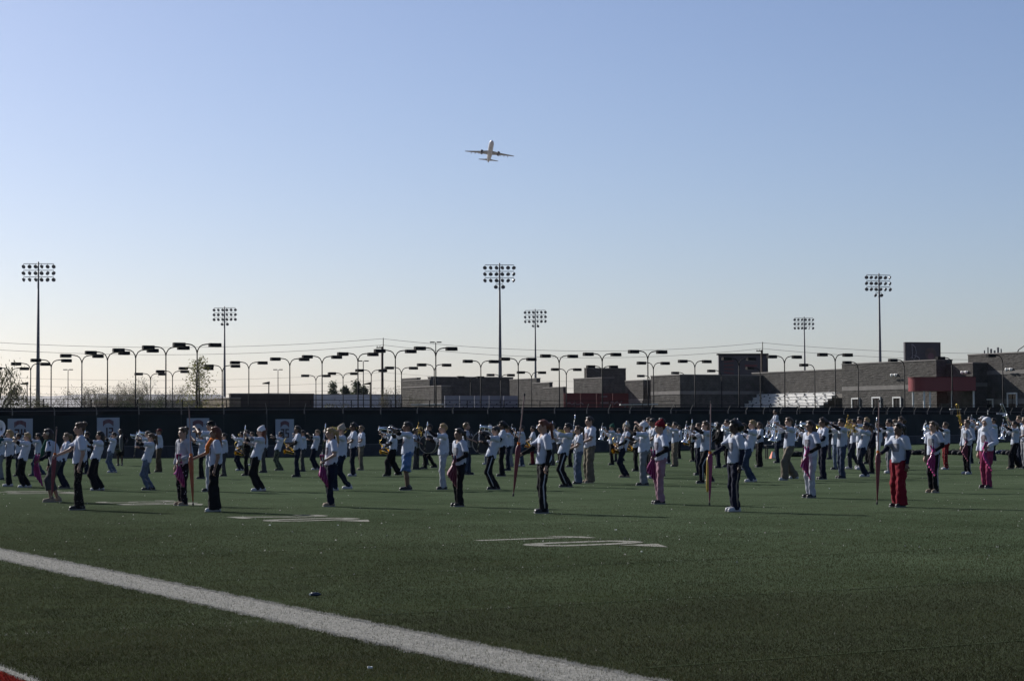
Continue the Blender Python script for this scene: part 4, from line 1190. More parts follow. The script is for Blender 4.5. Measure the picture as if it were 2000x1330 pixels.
def hair_mesh(style):
    key = ('hair', style)
    if key in MESH: return MESH[key]
    F = Field((-.2, -.22, -.45), (.2, .32, .25), .0095)
    if style in ('short', 'long', 'ponytail', 'bun', 'curly', 'short_bun'):
        b = .012 if style == 'curly' else 0
        F.ell((0, .022, .032), (.088 + b, .104 + b, .102 + b), .01)
        F.plane((0, -1, -.55), (0, -.045, .03))
        F.cap((-.05, -.05, .095), (.05, -.05, .095), .022, None, .03)
        if style == 'long':
            F.cap((-.05, .05, .0), (-.055, .075, -.26), .055, .045, .03); F.cap((.05, .05, .0), (.055, .075, -.26), .055, .045, .03)
            F.cap((0, .07, 0), (0, .09, -.30), .07, .05, .03)
        if style == 'ponytail':
            F.cap((0, .10, .04), (0, .16, .03), .03, .04, .015); F.cap((0, .16, .03), (0, .19, -.2), .045, .022, .02)
        if style == 'bun': F.ell((0, .11, .10), (.055, .05, .05), .01)
        if style == 'curly':
            F.cap((0, .08, .02), (0, .15, -.02), .075, .07, .03); F.ripple(.010, 70, 1)
        F.ripple(.0075, 48, 2, (1, 1, .45))
    elif style == 'beanie':
        F.ell((0, .012, .045), (.094, .108, .105), .01); F.cap((0, .03, .12), (0, .06, .16), .045, .03, .03)
        F.plane((0, -.35, -1), (0, 0, .018)); F.cap((-.06, -.06, .045), (.06, -.06, .045), .022, None, .012)
        F.ripple(.003, 60, 2, (1, 1, .2))
    elif style == 'cap':
        F.ell((0, .012, .045), (.090, .104, .088), .01); F.plane((0, -.12, -1), (0, 0, .045))
        F.cap((-.045, -.10, .05), (.045, -.10, .05), .014, None, .01); F.cap((-.03, -.15, .042), (.03, -.15, .042), .012, None, .03)
    elif style == 'hood':
        F.ell((0, .03, .02), (.118, .128, .132), .01); F.cap((0, .05, -.05), (0, .02, -.15), .11, .12, .03)
        F.cap((0, -.2, -.01), (0, -.04, -.01), .082, .07, sub=True); F.ripple(.004, 35, 6)
    elif style == 'earflap':
        F.ell((0, .012, .045), (.097, .112, .108), .01); F.plane((0, -.3, -1), (0, 0, .02))
        for s in (-1, 1): F.cap((s * .085, .01, .03), (s * .08, -.005, -.075), .028, .022, .02)
        F.ell((0, .03, .155), (.03, .03, .03), .005)
    MESH[key] = F.mesh('hair'); return MESH[key]
def shoe_mesh():
    if 'shoe' in MESH: return MESH['shoe']
    F = Field((-.08, -.26, -.02), (.08, .14, .16), .009)
    F.cap((0, .05, .045), (0, -.14, .035), .045, .042, .02); F.cap((0, .04, .05), (0, .02, .10), .046, .044, .02)
    F.cap((0, -.05, .06), (0, -.13, .045), .036, .03, .02); F.above(.002)
    MESH['shoe'] = F.mesh('shoe'); return MESH['shoe']
def sole_mesh():
    if 'sole' in MESH: return MESH['sole']
    F = Field((-.08, -.26, -.03), (.08, .14, .05), .009)
    F.cap((0, .055, .012), (0, -.145, .012), .050, .046, .01); F.above(.0); F.above(.018, False)
    MESH['sole'] = F.mesh('sole'); return MESH['sole']

# ------------------------------------------------------------------ clothes colours
def tee_material(name, base, pr, shape):
    if name in MATS: return MATS[name]
    m = mat(name, base, .92, 0, .06, 9, .25, 45, spec=.1)
    nt = m.node_tree; N = nt.nodes; L = nt.links; b = N['Principled BSDF']
    src = b.inputs['Base Color'].links[0].from_socket
    tc = N.new('ShaderNodeTexCoord'); sx = N.new('ShaderNodeSeparateXYZ'); L.new(tc.outputs['Object'], sx.inputs[0])
    def math_(op, a, b_=None, v=None):
        q = N.new('ShaderNodeMath'); q.operation = op
        L.new(a, q.inputs[0])
        if b_ is not None: L.new(b_, q.inputs[1])
        if v is not None: q.inputs[1].default_value = v
        return q.outputs[0]
    ax = math_('ABSOLUTE', sx.outputs[0])
    zc = math_('ABSOLUTE', math_('SUBTRACT', sx.outputs[2], v=1.215))
    if shape == 'block':
        mk = math_('MULTIPLY', math_('LESS_THAN', ax, v=.105), math_('LESS_THAN', zc, v=.085))
    else:
        e = math_('ADD', math_('POWER', math_('DIVIDE', ax, v=.10), v=2.0), math_('POWER', math_('DIVIDE', zc, v=.10), v=2.0))
        mk = math_('LESS_THAN', e, v=1.0)
    mk = math_('MULTIPLY', mk, math_('LESS_THAN', sx.outputs[1], v=-.02))
    nz = N.new('ShaderNodeTexNoise'); nz.inputs['Scale'].default_value = 26; nz.inputs['Detail'].default_value = 3
    L.new(tc.outputs['Object'], nz.inputs['Vector'])
    nv = N.new('ShaderNodeMapRange'); nv.inputs[1].default_value = .25; nv.inputs[2].default_value = .42
    L.new(nz.outputs[0], nv.inputs[0])
    fac = math_('MULTIPLY', mk, nv.outputs[0])
    mx = N.new('ShaderNodeMix'); mx.data_type = 'RGBA'; L.new(fac, mx.inputs[0]); L.new(src, mx.inputs[6]); mx.inputs[7].default_value = (*pr, 1)
    L.new(mx.outputs[2], b.inputs['Base Color'])
    return m
def patterned(name, base, dot, scale, thr):
    if name in MATS: return MATS[name]
    m = mat(name, base, .95, 0, .2, 8, .2, 50, spec=.1); nt = m.node_tree; N = nt.nodes; L = nt.links; b = N['Principled BSDF']
    src = b.inputs['Base Color'].links[0].from_socket
    tc = N.new('ShaderNodeTexCoord'); vo = N.new('ShaderNodeTexVoronoi'); vo.inputs['Scale'].default_value = scale; L.new(tc.outputs['Object'], vo.inputs['Vector'])
    lt = N.new('ShaderNodeMath'); lt.operation = 'LESS_THAN'; lt.inputs[1].default_value = thr; L.new(vo.outputs['Distance'], lt.inputs[0])
    mx = N.new('ShaderNodeMix'); mx.data_type = 'RGBA'; L.new(lt.outputs[0], mx.inputs[0]); L.new(src, mx.inputs[6]); mx.inputs[7].default_value = (*dot, 1)
    L.new(mx.outputs[2], b.inputs['Base Color']); return m
TEE = [tee_material('white_tee_block_print', (.40, .43, .51), (.12, .11, .13), 'block'), tee_material('white_tee_round_print', (.43, .46, .54), (.15, .12, .13), 'round'), tee_material('white_tee_faded_print', (.37, .40, .47), (.17, .17, .18), 'block')]
def cl(name, c, var=.15): return mat('cloth_' + name.replace(' ', '_'), c, .95, 0, var, 7, .2, 50, spec=.08)
CLOTH = {'black': cl('black', (.013, .013, .015)), 'navy': cl('navy', (.012, .014, .026)), 'dark blue': cl('dark_denim', (.014, .018, .031), .3), 'blue': cl('blue_denim', (.036, .048, .078), .35),
         'light blue': cl('light_denim', (.085, .105, .148), .3), 'grey': cl('grey', (.16, .165, .18)), 'pale grey': cl('pale_grey', (.30, .31, .35)), 'dark grey': cl('dark_grey', (.05, .05, .055)),
         'khaki': cl('khaki', (.115, .10, .078)), 'brown': cl('brown', (.06, .045, .033)), 'white': cl('white', (.52, .52, .55), .06), 'pink': cl('dusty_pink', (.24, .145, .18)), 'magenta': cl('magenta', (.19, .032, .075)),
         'red': cl('red', (.135, .012, .020)), 'blue satin': mat('blue_satin', (.045, .105, .23), .35, 0, .2, 8, .2, 30), 'camo': patterned('camo_cloth', (.07, .085, .06), (.03, .035, .03), 9, .42),
         'dotted black': patterned('dotted_black_cloth', (.012, .011, .015), (.35, .32, .36), 15, .20), 'speckled black': patterned('speckled_black_cloth', (.016, .014, .014), (.12, .11, .10), 26, .25),
         'patterned red': patterned('patterned_red_cloth', (.13, .012, .015), (.3, .25, .25), 12, .16), 'teal': cl('teal', (.015, .06, .075)), 'maroon': cl('maroon', (.09, .014, .02)), 'green': cl('green', (.02, .075, .055)), 'beige': cl('beige', (.30, .265, .22)), 'orange': cl('orange', (.5, .14, .03)), 'long white': cl('white', (.68, .68, .70), .06)}
SKIN = {'fair': mat('skin_fair', (.30, .185, .135), .55, 0, .08, 12, spec=.35), 'tan': mat('skin_tan', (.19, .11, .075), .55, 0, .08, 12, spec=.35), 'brown': mat('skin_brown', (.11, .06, .04), .5, 0, .08, 12, spec=.35), 'dark': mat('skin_dark', (.045, .026, .019), .5, 0, .08, 12, spec=.4)}
HAIRC = {'black': mat('hair_black', (.010, .009, .009), .45, 0, .3, 30, .3, 120), 'dark': mat('hair_dark_brown', (.022, .015, .011), .45, 0, .3, 30, .3, 120), 'brown': mat('hair_brown', (.060, .036, .020), .45, 0, .3, 30, .3, 120),
         'blonde': mat('hair_blonde', (.24, .16, .07), .45, 0, .3, 30, .3, 120), 'red': mat('hair_auburn', (.10, .030, .014), .45, 0, .3, 30, .3, 120), 'sandy': mat('hair_sandy', (.13, .085, .045), .45, 0, .3, 30, .3, 120)}
SHOE = {'white': mat('white_shoe', (.38, .38, .40), .5, 0, .1, 20), 'black': mat('black_shoe', (.014, .014, .015), .45, 0, .2, 20), 'brown': mat('tan_boot', (.22, .17, .12), .8, 0, .2, 20)}
M_SOLE = mat('rubber_sole', (.25, .25, .25), .8, 0, .1, 20)
CLOTH['striped black'] = CLOTH['black']; CLOTH['striped navy'] = CLOTH['navy']
STRIPE = {'striped black': mat('white_stripe', (.34, .34, .37), .9, 0, .1, 9), 'striped navy': mat('tan_stripe', (.20, .165, .14), .9, 0, .1, 9)}

# ------------------------------------------------------------------ instruments (origin at the player's hands, player faces -y)
def cached(key, f):
    if key not in MESH: MESH[key] = f()
    return MESH[key]
def horn_parts(metal, bell_r, big):
    k = big
    def tub():
        m = MB(); r = .0095 * k
        loop = [(0, .20, .03), (0, -.16, .03), (0, -.22, .01), (0, -.24, -.05), (0, -.22, -.10), (0, -.16, -.12), (0, .10, -.12), (0, .16, -.10), (0, .17, -.05), (0, .12, -.02)]
        m.tube([np.array(p) * k for p in loop], r, 8)
        m.tube([np.array(p) * k for p in ((.03, .02, -.02), (.05, .06, -.05), (.05, .06, -.09), (.03, .02, -.11))], r, 6)
        return m.mesh('tubing', True)
    def bell():
        return MB().lathe([(.010 * k, -.15 * k), (.012 * k, -.02 * k), (.018 * k, .10 * k), (.030 * k, .19 * k), (bell_r * .62, .25 * k), (bell_r, .285 * k), (bell_r * .97, .287 * k), (bell_r * .55, .25 * k), (.02 * k, .15 * k)], axis_o=(0, 0, -.02 * k), axis=(0, -1, 0), n=20, cap=False).mesh('bell', True)
    def valve(): return MB().lathe([(.016 * k, -.13 * k), (.016 * k, .05 * k), (.006 * k, .055 * k), (.006 * k, .085 * k), (.013 * k, .088 * k), (.013 * k, .094 * k)], n=10).mesh('valve', True)
    def mouth(): return MB().lathe([(.006 * k, 0), (.007 * k, .05 * k), (.013 * k, .075 * k), (.013 * k, .08 * k)], axis=(0, 1, 0), n=10).mesh('mouthpiece', True)
    t = str(round(k, 2)) + str(round(bell_r, 3))
    out = [('tubing', cached('tub' + t, tub), metal, (0, 0, 0)), ('bell', cached('bell' + t, bell), metal, (0, 0, 0)), ('mouthpiece', cached('mth' + t, mouth), metal, (0, .2 * k, .03 * k))]
    for i in range(3): out.append(('valve', cached('valve' + t, valve), metal, (0.0, (.05 - .035 * i) * k, 0)))
    return out
def clarinet_parts():
    return [('body_tube', cached('cl1', lambda: MB().lathe([(.014, -.32), (.0145, 0), (.0135, .22)], n=10).mesh('body_tube', True)), M_BLACKWOOD, (0, 0, 0)),
            ('bell', cached('cl2', lambda: MB().lathe([(.015, 0), (.019, -.05), (.034, -.095), (.031, -.095), (.012, -.03)], n=12, cap=False).mesh('bell', True)), M_BLACKWOOD, (0, 0, -.32)),
            ('mouthpiece', cached('cl3', lambda: MB().lathe([(.015, 0), (.016, .05), (.011, .06), (.011, .10), (.004, .14)], n=10).mesh('mouthpiece', True)), M_SILVER, (0, 0, .22)),
            ('keywork', cached('cl4', lambda: MB().tube([(0, -.02, -.28), (0, -.021, .17)], .0035, 5).tube([(.018, 0, -.25), (.018, 0, .05)], .0035, 5).lathe([(.018, -.06), (.019, -.055), (.018, -.05)], n=10).lathe([(.018, .06), (.019, .065), (.018, .07)], n=10).mesh('keywork', True)), M_SILVER, (0, 0, 0))]
def sax_parts():
    path = [(0, .16, .20), (0, .06, .235), (0, -.01, .21), (0, -.03, .14), (0, -.04, -.05), (0, -.05, -.22), (0, -.075, -.29), (0, -.12, -.315), (0, -.165, -.28), (0, -.185, -.18), (0, -.205, -.08), (0, -.235, .01), (0, -.255, .045)]
    rad = [.010, .011, .013, .016, .024, .033, .037, .040, .042, .046, .054, .074, .088]
    return [('body_tube', cached('sx1', lambda: MB().tube(path, rad, 14, cap=False).mesh('body_tube', True)), M_GOLD, (0, 0, 0)),
            ('keywork', cached('sx2', lambda: (lambda m: [m.lathe([(.0, .0), (.02, .0), (.02, .012), (0, .014)], axis_o=(.025, -.045, .1 - .07 * i), axis=(1, -.4, 0), n=10, cap=False) for i in range(5)] and m.tube([(.03, -.03, .12), (.045, -.05, -.25)], .005, 5).tube([(-.02, -.05, .12), (-.03, -.06, -.2)], .005, 5))(MB()).mesh('keywork', True)), M_GOLD, (0, 0, 0)),
            ('mouthpiece', cached('sx3', lambda: MB().tube([(0, .14, .205), (0, .22, .185)], [.013, .008], 8).mesh('mouthpiece', True)), M_BLACKWOOD, (0, 0, 0))]
def sousa_parts():
    def coil():
        pts = []
        for i in range(41):
            a = i / 40 * 2 * math.pi * 1.12 - .3
            pts.append((.30 * math.cos(a), .06 + .30 * math.sin(a) * .8, .02 + .28 * math.cos(a)))
        return MB().tube(pts, [.03 + .025 * i / 40 for i in range(41)], 12).mesh('coil', True)
    def bell():
        m = MB().tube([(-.22, .10, .2), (-.2, .14, .42), (-.08, .12, .58), (-.02, .02, .63)], [.055, .065, .08, .09], 14, cap=False)
        m.lathe([(.09, 0), (.12, .08), (.2, .16), (.31, .20), (.325, .205), (.30, .195), (.15, .12), (.06, .04)], axis_o=(-.02, .04, .63), axis=(0, -1, .15), n=28, cap=False)
        return m.mesh('bell', True)
    return [('coil', cached('so1', coil), M_WSOUSA, (0, 0, 0)), ('bell', cached('so2', bell), M_WSOUSA, (0, 0, 0)),
            ('mouthpipe', cached('so3', lambda: MB().tube([(.1, -.2, .12), (.06, -.22, .25), (0, -.16, .26)], .012, 8).mesh('mouthpipe', True)), M_SILVER, (0, 0, 0))]
M_WSOUSA = mat('white_fibreglass', (.62, .63, .68), .3, 0, .08, 4, spec=.5)
def trombone_parts(metal):
    return [('slide', cached('tb1', lambda: MB().tube([(0, .1, .04), (0, -.66, .04), (0, -.70, .02), (0, -.70, -.02), (0, -.66, -.04), (0, .1, -.04)], .009, 8).mesh('slide', True)), metal, (0, 0, 0)),
            ('bell', cached('tb2', lambda: MB().tube([(.06, .30, .04), (.06, .36, 0), (.06, .30, -.05), (.06, -.05, -.05)], .012, 8, cap=False).lathe([(.013, 0), (.03, .14), (.07, .22), (.10, .24), (.06, .20), (.012, .1)], axis_o=(.06, -.05, -.05), axis=(0, -1, 0), n=18, cap=False).mesh('bell', True)), metal, (0, 0, 0)),
            ('slide_brace', cached('tb3', lambda: MB().tube([(0, .08, .04), (0, .08, -.04)], .007, 6).tube([(0, -.02, .04), (0, -.02, -.04)], .007, 6).mesh('slide_brace')), metal, (0, 0, 0))]
def flute_parts():
    return [('body_tube', cached('fl1', lambda: MB().tube([(.10, 0, 0), (-.56, 0, 0)], .010, 8).mesh('body_tube', True)), M_SILVER, (0, 0, 0)),
            ('keywork', cached('fl2', lambda: (lambda m: [m.lathe([(.009, 0), (.009, .006)], axis_o=(-.12 - .03 * i, 0, .010), n=8) for i in range(12)] and m.tube([(-.1, -.008, .012), (-.5, -.008, .012)], .003, 5))(MB()).mesh('keywork')), M_SILVER, (0, 0, 0)),
            ('lip_plate', cached('fl3', lambda: MB().lathe([(.013, -.018), (.014, 0), (.013, .018)], axis=(1, 0, 0), n=10).mesh('lip_plate', True)), M_SILVER, (0, 0, 0))]
def drum_parts():
    M_DH = mat('drum_head', (.30, .29, .27), .6, 0, .1, 4)
    M_HOOP = mat('drum_hoop', (.42, .38, .34), .45, .1, .1, 10)
    ax = (1, 0, 0)
    o = [('shell', cached('dr1', lambda: MB().lathe([(.36, -.17), (.36, .17)], axis=ax, n=28).mesh('shell', True)), M_BLACKPL, (0, 0, 0))]
    for s in (-1, 1):
        o.append(('drum_head', cached('dr2', lambda: MB().lathe([(.345, 0), (.345, .012)], axis=ax, n=28).mesh('drum_head')), M_DRUMH, (s * .172 - (.012 if s < 0 else 0), 0, 0)))
        o.append(('hoop', cached('dr3', lambda: MB().lathe([(.375, -.02), (.395, -.02), (.395, .02), (.375, .02)], axis=ax, n=28, cap=False).mesh('hoop', True)), M_HOOP, (s * .165, 0, 0)))
    for i in range(8):
        a = i * math.pi / 4
        o.append(('tension_rod', cached('dr4', lambda: MB().tube([(-.16, 0, 0), (.16, 0, 0)], .008, 6).mesh('tension_rod')), M_SILVER, (0, .385 * math.cos(a), .385 * math.sin(a))))
    o.append(('harness', cached('dr5', lambda: MB().box((0, .42, .05), (.3, .06, .3)).tube([(.12, .42, .18), (.13, .5, .42), (.12, .68, .44)], .02, 6).tube([(-.12, .42, .18), (-.13, .5, .42), (-.12, .68, .44)], .02, 6).mesh('harness')), M_BLACKPL, (0, 0, 0)))
    return o
M_DRUMH = mat('dark_drum_head', (.02, .02, .024), .5, 0, .2, 4)
R90 = math.pi / 2
INST = {  # kind: (parts, anchor in player space, rotation, object name, words, category)
    'clarinet': (clarinet_parts, (0, -.45, 1.42), (math.radians(-6), 0, 0), 'clarinet', 'black clarinet held upright', 'clarinet'),
    'trumpet': (lambda: horn_parts(M_GOLD, .062, 1.0), (0, -.40, 1.54), (math.radians(-8), 0, 0), 'trumpet', 'gold trumpet raised level', 'trumpet'),
    'silvertrumpet': (lambda: horn_parts(M_SILVER, .064, 1.0), (0, -.40, 1.54), (math.radians(-8), 0, 0), 'trumpet', 'silver trumpet raised level', 'trumpet'),
    'mello': (lambda: horn_parts(M_SILVER, .13, 1.25), (0, -.45, 1.43), (math.radians(78), 0, 0), 'mellophone', 'silver horn held bell down', 'horn'),
    'mellogold': (lambda: horn_parts(M_GOLD, .12, 1.25), (0, -.45, 1.43), (math.radians(78), 0, 0), 'mellophone', 'gold horn held bell down', 'horn'),
    'mellofwd': (lambda: horn_parts(M_SILVER, .13, 1.25), (0, -.45, 1.52), (math.radians(-10), 0, 0), 'mellophone', 'silver horn aimed forward', 'horn'),
    'sax': (sax_parts, (0, -.30, 1.06), (math.radians(62), 0, .5), 'saxophone', 'gold saxophone held across the waist', 'saxophone'),
    'sousa': (sousa_parts, (0, .02, 1.28), (0, 0, math.radians(52)), 'sousaphone', 'white sousaphone with a wide round bell', 'sousaphone'),
    'trombone': (lambda: trombone_parts(M_GOLD), (0, -.40, 1.50), (math.radians(-78), 0, 0), 'trombone', 'gold trombone with its slide pointing up', 'trombone'),
    'silvertrombone': (lambda: trombone_parts(M_SILVER), (0, -.40, 1.50), (math.radians(-68), 0, 0), 'trombone', 'silver trombone with its slide pointing up', 'trombone'),
    'flute': (flute_parts, (.02, -.155, 1.53), (0, 0, math.radians(4)), 'flute', 'thin silver flute held sideways', 'flute'),
    'drum': (drum_parts, (0, -.62, 1.06), (0, 0, 0), 'bass_drum', 'black bass drum strapped in front', 'drum'),
}
def bundle(path, rad, lobes, amp, n=30, fl=1.0, ph=0.0):
    R = []
    a = np.arange(n) * 2 * math.pi / n
    for i, (p, r) in enumerate(zip(path, rad)):
        tw = ph + i * .22
        rr = r * (1 + amp * np.cos(lobes * a + tw) + .4 * amp * np.cos((2 * lobes + 1) * a - tw))
        R.append(np.array(p) + np.stack([rr * np.cos(a), fl * rr * np.sin(a), .12 * r * np.sin(lobes * a + tw)], 1))
    return MB().rings(R)
M_SILK = {'pink': mat('pink_silk', (.32, .04, .17), .2, 0, .15, 5, spec=.6), 'red': mat('red_silk', (.13, .011, .019), .42, 0, .2, 5, spec=.4), 'orange': mat('orange_silk', (.27, .055, .016), .42, 0, .25, 5, spec=.4), 'dusky': mat('dusky_silk', (.19, .05, .085), .45, 0, .2, 5, spec=.4), 'magenta': mat('magenta_silk', (.20, .018, .075), .4, 0, .2, 5, spec=.4)}

def drape(ph, w0, w1, l0, l1, slope, up=False, nt=16, ns=30):
    """folded cloth gathered at the hand: sharp zigzag folds, slanting hem, real thickness"""
    g = np.zeros((nt, ns, 3))
    for i in range(nt):
        t = i / (nt - 1)
        for j in range(ns):
            s_ = j / (ns - 1)
            L = l0 + l1 + slope * (s_ - .5) if not up else l1
            w = w0 + (w1 - w0) * t ** .8
            fold = 2 * abs((s_ * 4.5 + ph + .25 * math.sin(3 * t + ph)) % 1 - .5) - .5
            y = fold * (.03 + .075 * t) + .03 * math.sin(5 * t + ph)
            x = (s_ - .5) * w + .05 * math.sin(2.2 * t + ph) * t
            g[i, j] = (x, y, (L * (1 - t) - .04) if up else -L * t)
    n = nt * ns; v0 = g.reshape(-1, 3); v1 = v0 + np.array([.0, .007, .002])
    q = [[i * ns + j, i * ns + j + 1, (i + 1) * ns + j + 1, (i + 1) * ns + j] for i in range(nt - 1) for j in range(ns - 1)]
    f = q + [[a + n for a in p[::-1]] for p in q]
    rim = [i * ns for i in range(nt)] + [(nt - 1) * ns + j for j in range(1, ns)] + [i * ns + ns - 1 for i in range(nt - 2, -1, -1)] + [j for j in range(ns - 2, 0, -1)]
    f += [[rim[a], rim[(a + 1) % len(rim)], rim[(a + 1) % len(rim)] + n, rim[a] + n] for a in range(len(rim))]
    return MB().add(np.concatenate([v0, v1]), f)
PEOPLE = []
PANTS_W = {'regular': 'trousers', 'wide': 'wide trousers', 'slim': 'slim trousers', 'shorts': 'shorts', 'capri': 'calf length trousers'}
HAIR_W = {'short': 'short {} hair', 'long': 'long {} hair', 'ponytail': '{} ponytail', 'bun': '{} hair bun', 'curly': 'curly {} hair'}
def person(x, yf, yh, a, arms, legs, pants, sleeve, top, hair, skin='fair', shoes='black', inst=None, hat=None, bx=1.0, words=None, role='band', silk=None, extra=(), z0=0.0, iw=None):
    a = a - 8 + ((int(x * 13) % 17) - 8) * .9 if a < 70 else a
    P = pose(arms, legs)
    p = ground(x, yf, z0); dist = p[1]
    H = (yf - yh) * dist / FPX
    s = H / (P['top'] + (.035 if hat in ('beanie', 'earflap') else .02 if hat in ('hood', 'cap') else .012))
    s = min(max(s, .80), 1.12)
    rz = math.radians(-90 + a)
    r = empty('person', p, rz, (s * bx, s * bx, s))
    ps, pc = pants.split(':'); hs, hc = hair.split(':')
    link('body', body_mesh(arms, legs, ps in ('shorts', 'capri')), SKIN[skin], r)
    sh = shirt_mesh(arms, legs, 'hoodie' if top == 'hoodie' else 'longsleeve' if top.startswith('long') or top in ('navytop', 'greyhood') else 'tee')
    idx = int(x * 7 + yf) % 3
    tm = {'tee': TEE[idx], 'hoodie': TEE[1], 'longtee': TEE[2], 'blacktee': CLOTH['black'], 'longblack': CLOTH['black'], 'navytop': CLOTH['navy'], 'greyhood': CLOTH['dark grey'], 'longgrey': CLOTH['pale grey']}[top]
    link({'hoodie': 'hoodie'}.get(top, 't_shirt'), sh, tm, r)
    link('shorts' if ps == 'shorts' else 'trousers', trousers_mesh(arms, legs, ps), CLOTH[pc], r)
    if pc in STRIPE:
        for nm, sg in (('L', 1), ('R', -1)):
            r1, r2, r3 = (.088, .062, .050) if ps == 'slim' else (.095, .070, .066)
            h_, k_, a_ = P['hip' + nm], P['kn' + nm], P['an' + nm]
            pts = [q + np.array([sg * (rr - .001), 0, 0]) for q, rr in ((h_, r1), (h_ * .5 + k_ * .5, (r1 + r2) / 2), (k_, r2), (k_ * .5 + a_ * .5, (r2 + r3) / 2), (a_ * .97 + k_ * .03, r3))]
            MESH.setdefault(('stripe', legs, ps, nm), None)
            if MESH[('stripe', legs, ps, nm)] is None: MESH[('stripe', legs, ps, nm)] = MB().tube(pts, .014, 8).mesh('side_stripe', True)
            link('side_stripe', MESH[('stripe', legs, ps, nm)], STRIPE[pc], r)
    if sleeve != 'bare' and top in ('tee', 'blacktee'):
        for nm in 'LR': link('sleeve', sleeve_mesh(arms, legs, nm), CLOTH[sleeve], r)
    hd = P['head']
    if hat != 'hood': link('hair', hair_mesh(hs), HAIRC[hc], r, hd, None, (.985, .985, .96) if hat else None)
    if hat:
        hk, hm = (hat, None) if ':' not in hat else hat.split(':')
        link('hood' if hk == 'hood' else 'hat', hair_mesh(hk), CLOTH[hm or 'white'], r, hd, None, (1.04, 1.04, 1.02))
    for nm, sx_ in (('L', 1), ('R', -1)):
        an = P['an' + nm]
        so = link('shoe', shoe_mesh(), SHOE[shoes], r, (an[0], an[1], an[2] - .085), (0, 0, sx_ * .12))
        link('sole', sole_mesh(), M_SOLE, so)
    if 'sunglasses' in extra: MB().box((.03, -.108, .006), (.05, .012, .026)).box((-.03, -.108, .006), (.05, .012, .026)).box((0, -.108, .012), (.03, .008, .006)).build('sunglasses', M_BLACKPL, r, loc=hd)
    for q in extra:
        if q.startswith('scarf:'):
            m = MB(); c = P['neck']
            m.tube([c + np.array([.085 * math.cos(t), -.01 + .085 * math.sin(t), .02 + .012 * math.sin(3 * t)]) for t in np.linspace(0, 2 * math.pi, 20)], .032, 8, cap=False)
            m.tube([c + [.03, -.10, .01], c + [.04, -.17, -.12], c + [.05, -.175, -.26]], [.035, .045, .035], 8)
            m.build('scarf', CLOTH[q[6:]], r, True)
        if q.startswith('stole:'):
            m = MB(); c = P['neck']
            for sx_ in (1, -1): m.tube([c + [sx_ * .07, .06, .02], c + [sx_ * .10, -.08, .0], c + [sx_ * .09, -.16, -.2], c + [sx_ * .08, -.18, -.45]], [.03, .035, .04, .035], 8)
            m.build('scarf', CLOTH[q[6:]], r, True)
        if q == 'flower': MB().lathe([(.0, .02), (.03, .015), (.042, 0), (.03, -.01)], axis=(1, 0, 0), n=10).build('hair_flower', CLOTH['beige'], r, True, loc=hd + [.085, .0, .02])
        if q == 'gloves':
            for nm in 'LR':
                w_, e_ = P['wr' + nm], P['el' + nm]; d_ = (w_ - e_) / np.linalg.norm(w_ - e_)
                MB().tube([w_ - d_ * .01, w_ + d_ * .05, w_ + d_ * .10, w_ + d_ * .13], [.032, .042, .038, .015], 10).build('glove', CLOTH['white'], r, True)
    # words
    hw = {'beanie:red': 'red beanie', 'beanie:beige': 'beige beanie', 'beanie:green': 'green beanie', 'earflap:white': 'white earflap hat', 'hood': 'white hood up', 'cap:black': 'black cap', 'cap:dark grey': 'grey cap', 'cap:red': 'red cap', 'cap:white': 'white cap', 'cap:maroon': 'maroon cap', 'beanie:white': 'white knit hat'}.get(hat if hat and (':' in hat or hat == 'hood') else '', None) or HAIR_W[hs].format(hc)
    tw = {'tee': 'white tee', 'hoodie': 'white hoodie', 'longtee': 'white long sleeved top', 'blacktee': 'black tee', 'longblack': 'black top', 'navytop': 'navy top', 'greyhood': 'dark grey hoodie', 'longgrey': 'pale grey top'}[top]
    sw = f', {sleeve} sleeves' if sleeve not in ('bare',) and top in ('tee',) else ''
    pcw = {'blue satin': 'blue', 'striped black': 'black striped', 'striped navy': 'navy striped', 'light blue': 'light blue', 'dotted black': 'black dotted', 'speckled black': 'black speckled', 'patterned red': 'red patterned'}.get(pc, pc)
    short = f'{tw}{sw}, {pcw} {PANTS_W[ps]}, {hw}'
    grp = 'marching band players on the turf' if role == 'band' else 'colour guard members on the turf'
    rec = dict(root=r, short=short, words=words, grp=grp, inst=None, iw=iw, a=a, x=x)
    M = r.matrix_basis.copy()
    M = Matrix.Translation(r.location) @ Matrix.Rotation(rz, 4, 'Z') @ Matrix.Diagonal((s * bx, s * bx, s, 1))
    if inst:
        parts, anc, rot, nm, wd, cat = INST[inst]
        loc = M @ Vector([float(c) for c in (np.array(anc) + P['delta'])])
        e = bpy.data.objects.new(nm, None); e.empty_display_size = .1; col.objects.link(e)
        from mathutils import Euler
        e.matrix_world = Matrix.Translation(loc) @ Matrix.Rotation(rz, 4, 'Z') @ Euler(rot).to_matrix().to_4x4() @ Matrix.Scale(s, 4)
        for pn, me, mt, l in parts(): link(pn, me, mt, e, l)
        rec['inst'] = (e, wd, cat, nm)
    if silk:
        colr = silk
        hl = P['wrL'] + (P['wrL'] - P['elL']) / np.linalg.norm(P['wrL'] - P['elL']) * .06
        k = random.random() * 6
        top_ = hl + np.array([.02, -.02, .16]); e = empty('folded_flag', M @ Vector([float(c) for c in hl]), rz, (s, s, s))
        drape(k, .11, .06, .02, .20, .10, up=True).build('upper_silk', M_SILK[colr], e, True, rot=(0, 0, math.radians(70)))
        drape(k + 2, .04, .23, .16, .27, .30).build('hanging_silk', M_SILK[colr], e, True, rot=(0, 0, math.radians(75)))
        MB().tube([(0, 0, .22), (.0, 0, -.1)], .012, 6).build('handle', M_PALE, e)
        tag(e, None, 'flag', 'folded silk flags held by the colour guard'); rec['silk'] = (e, colr)
    PEOPLE.append(rec)
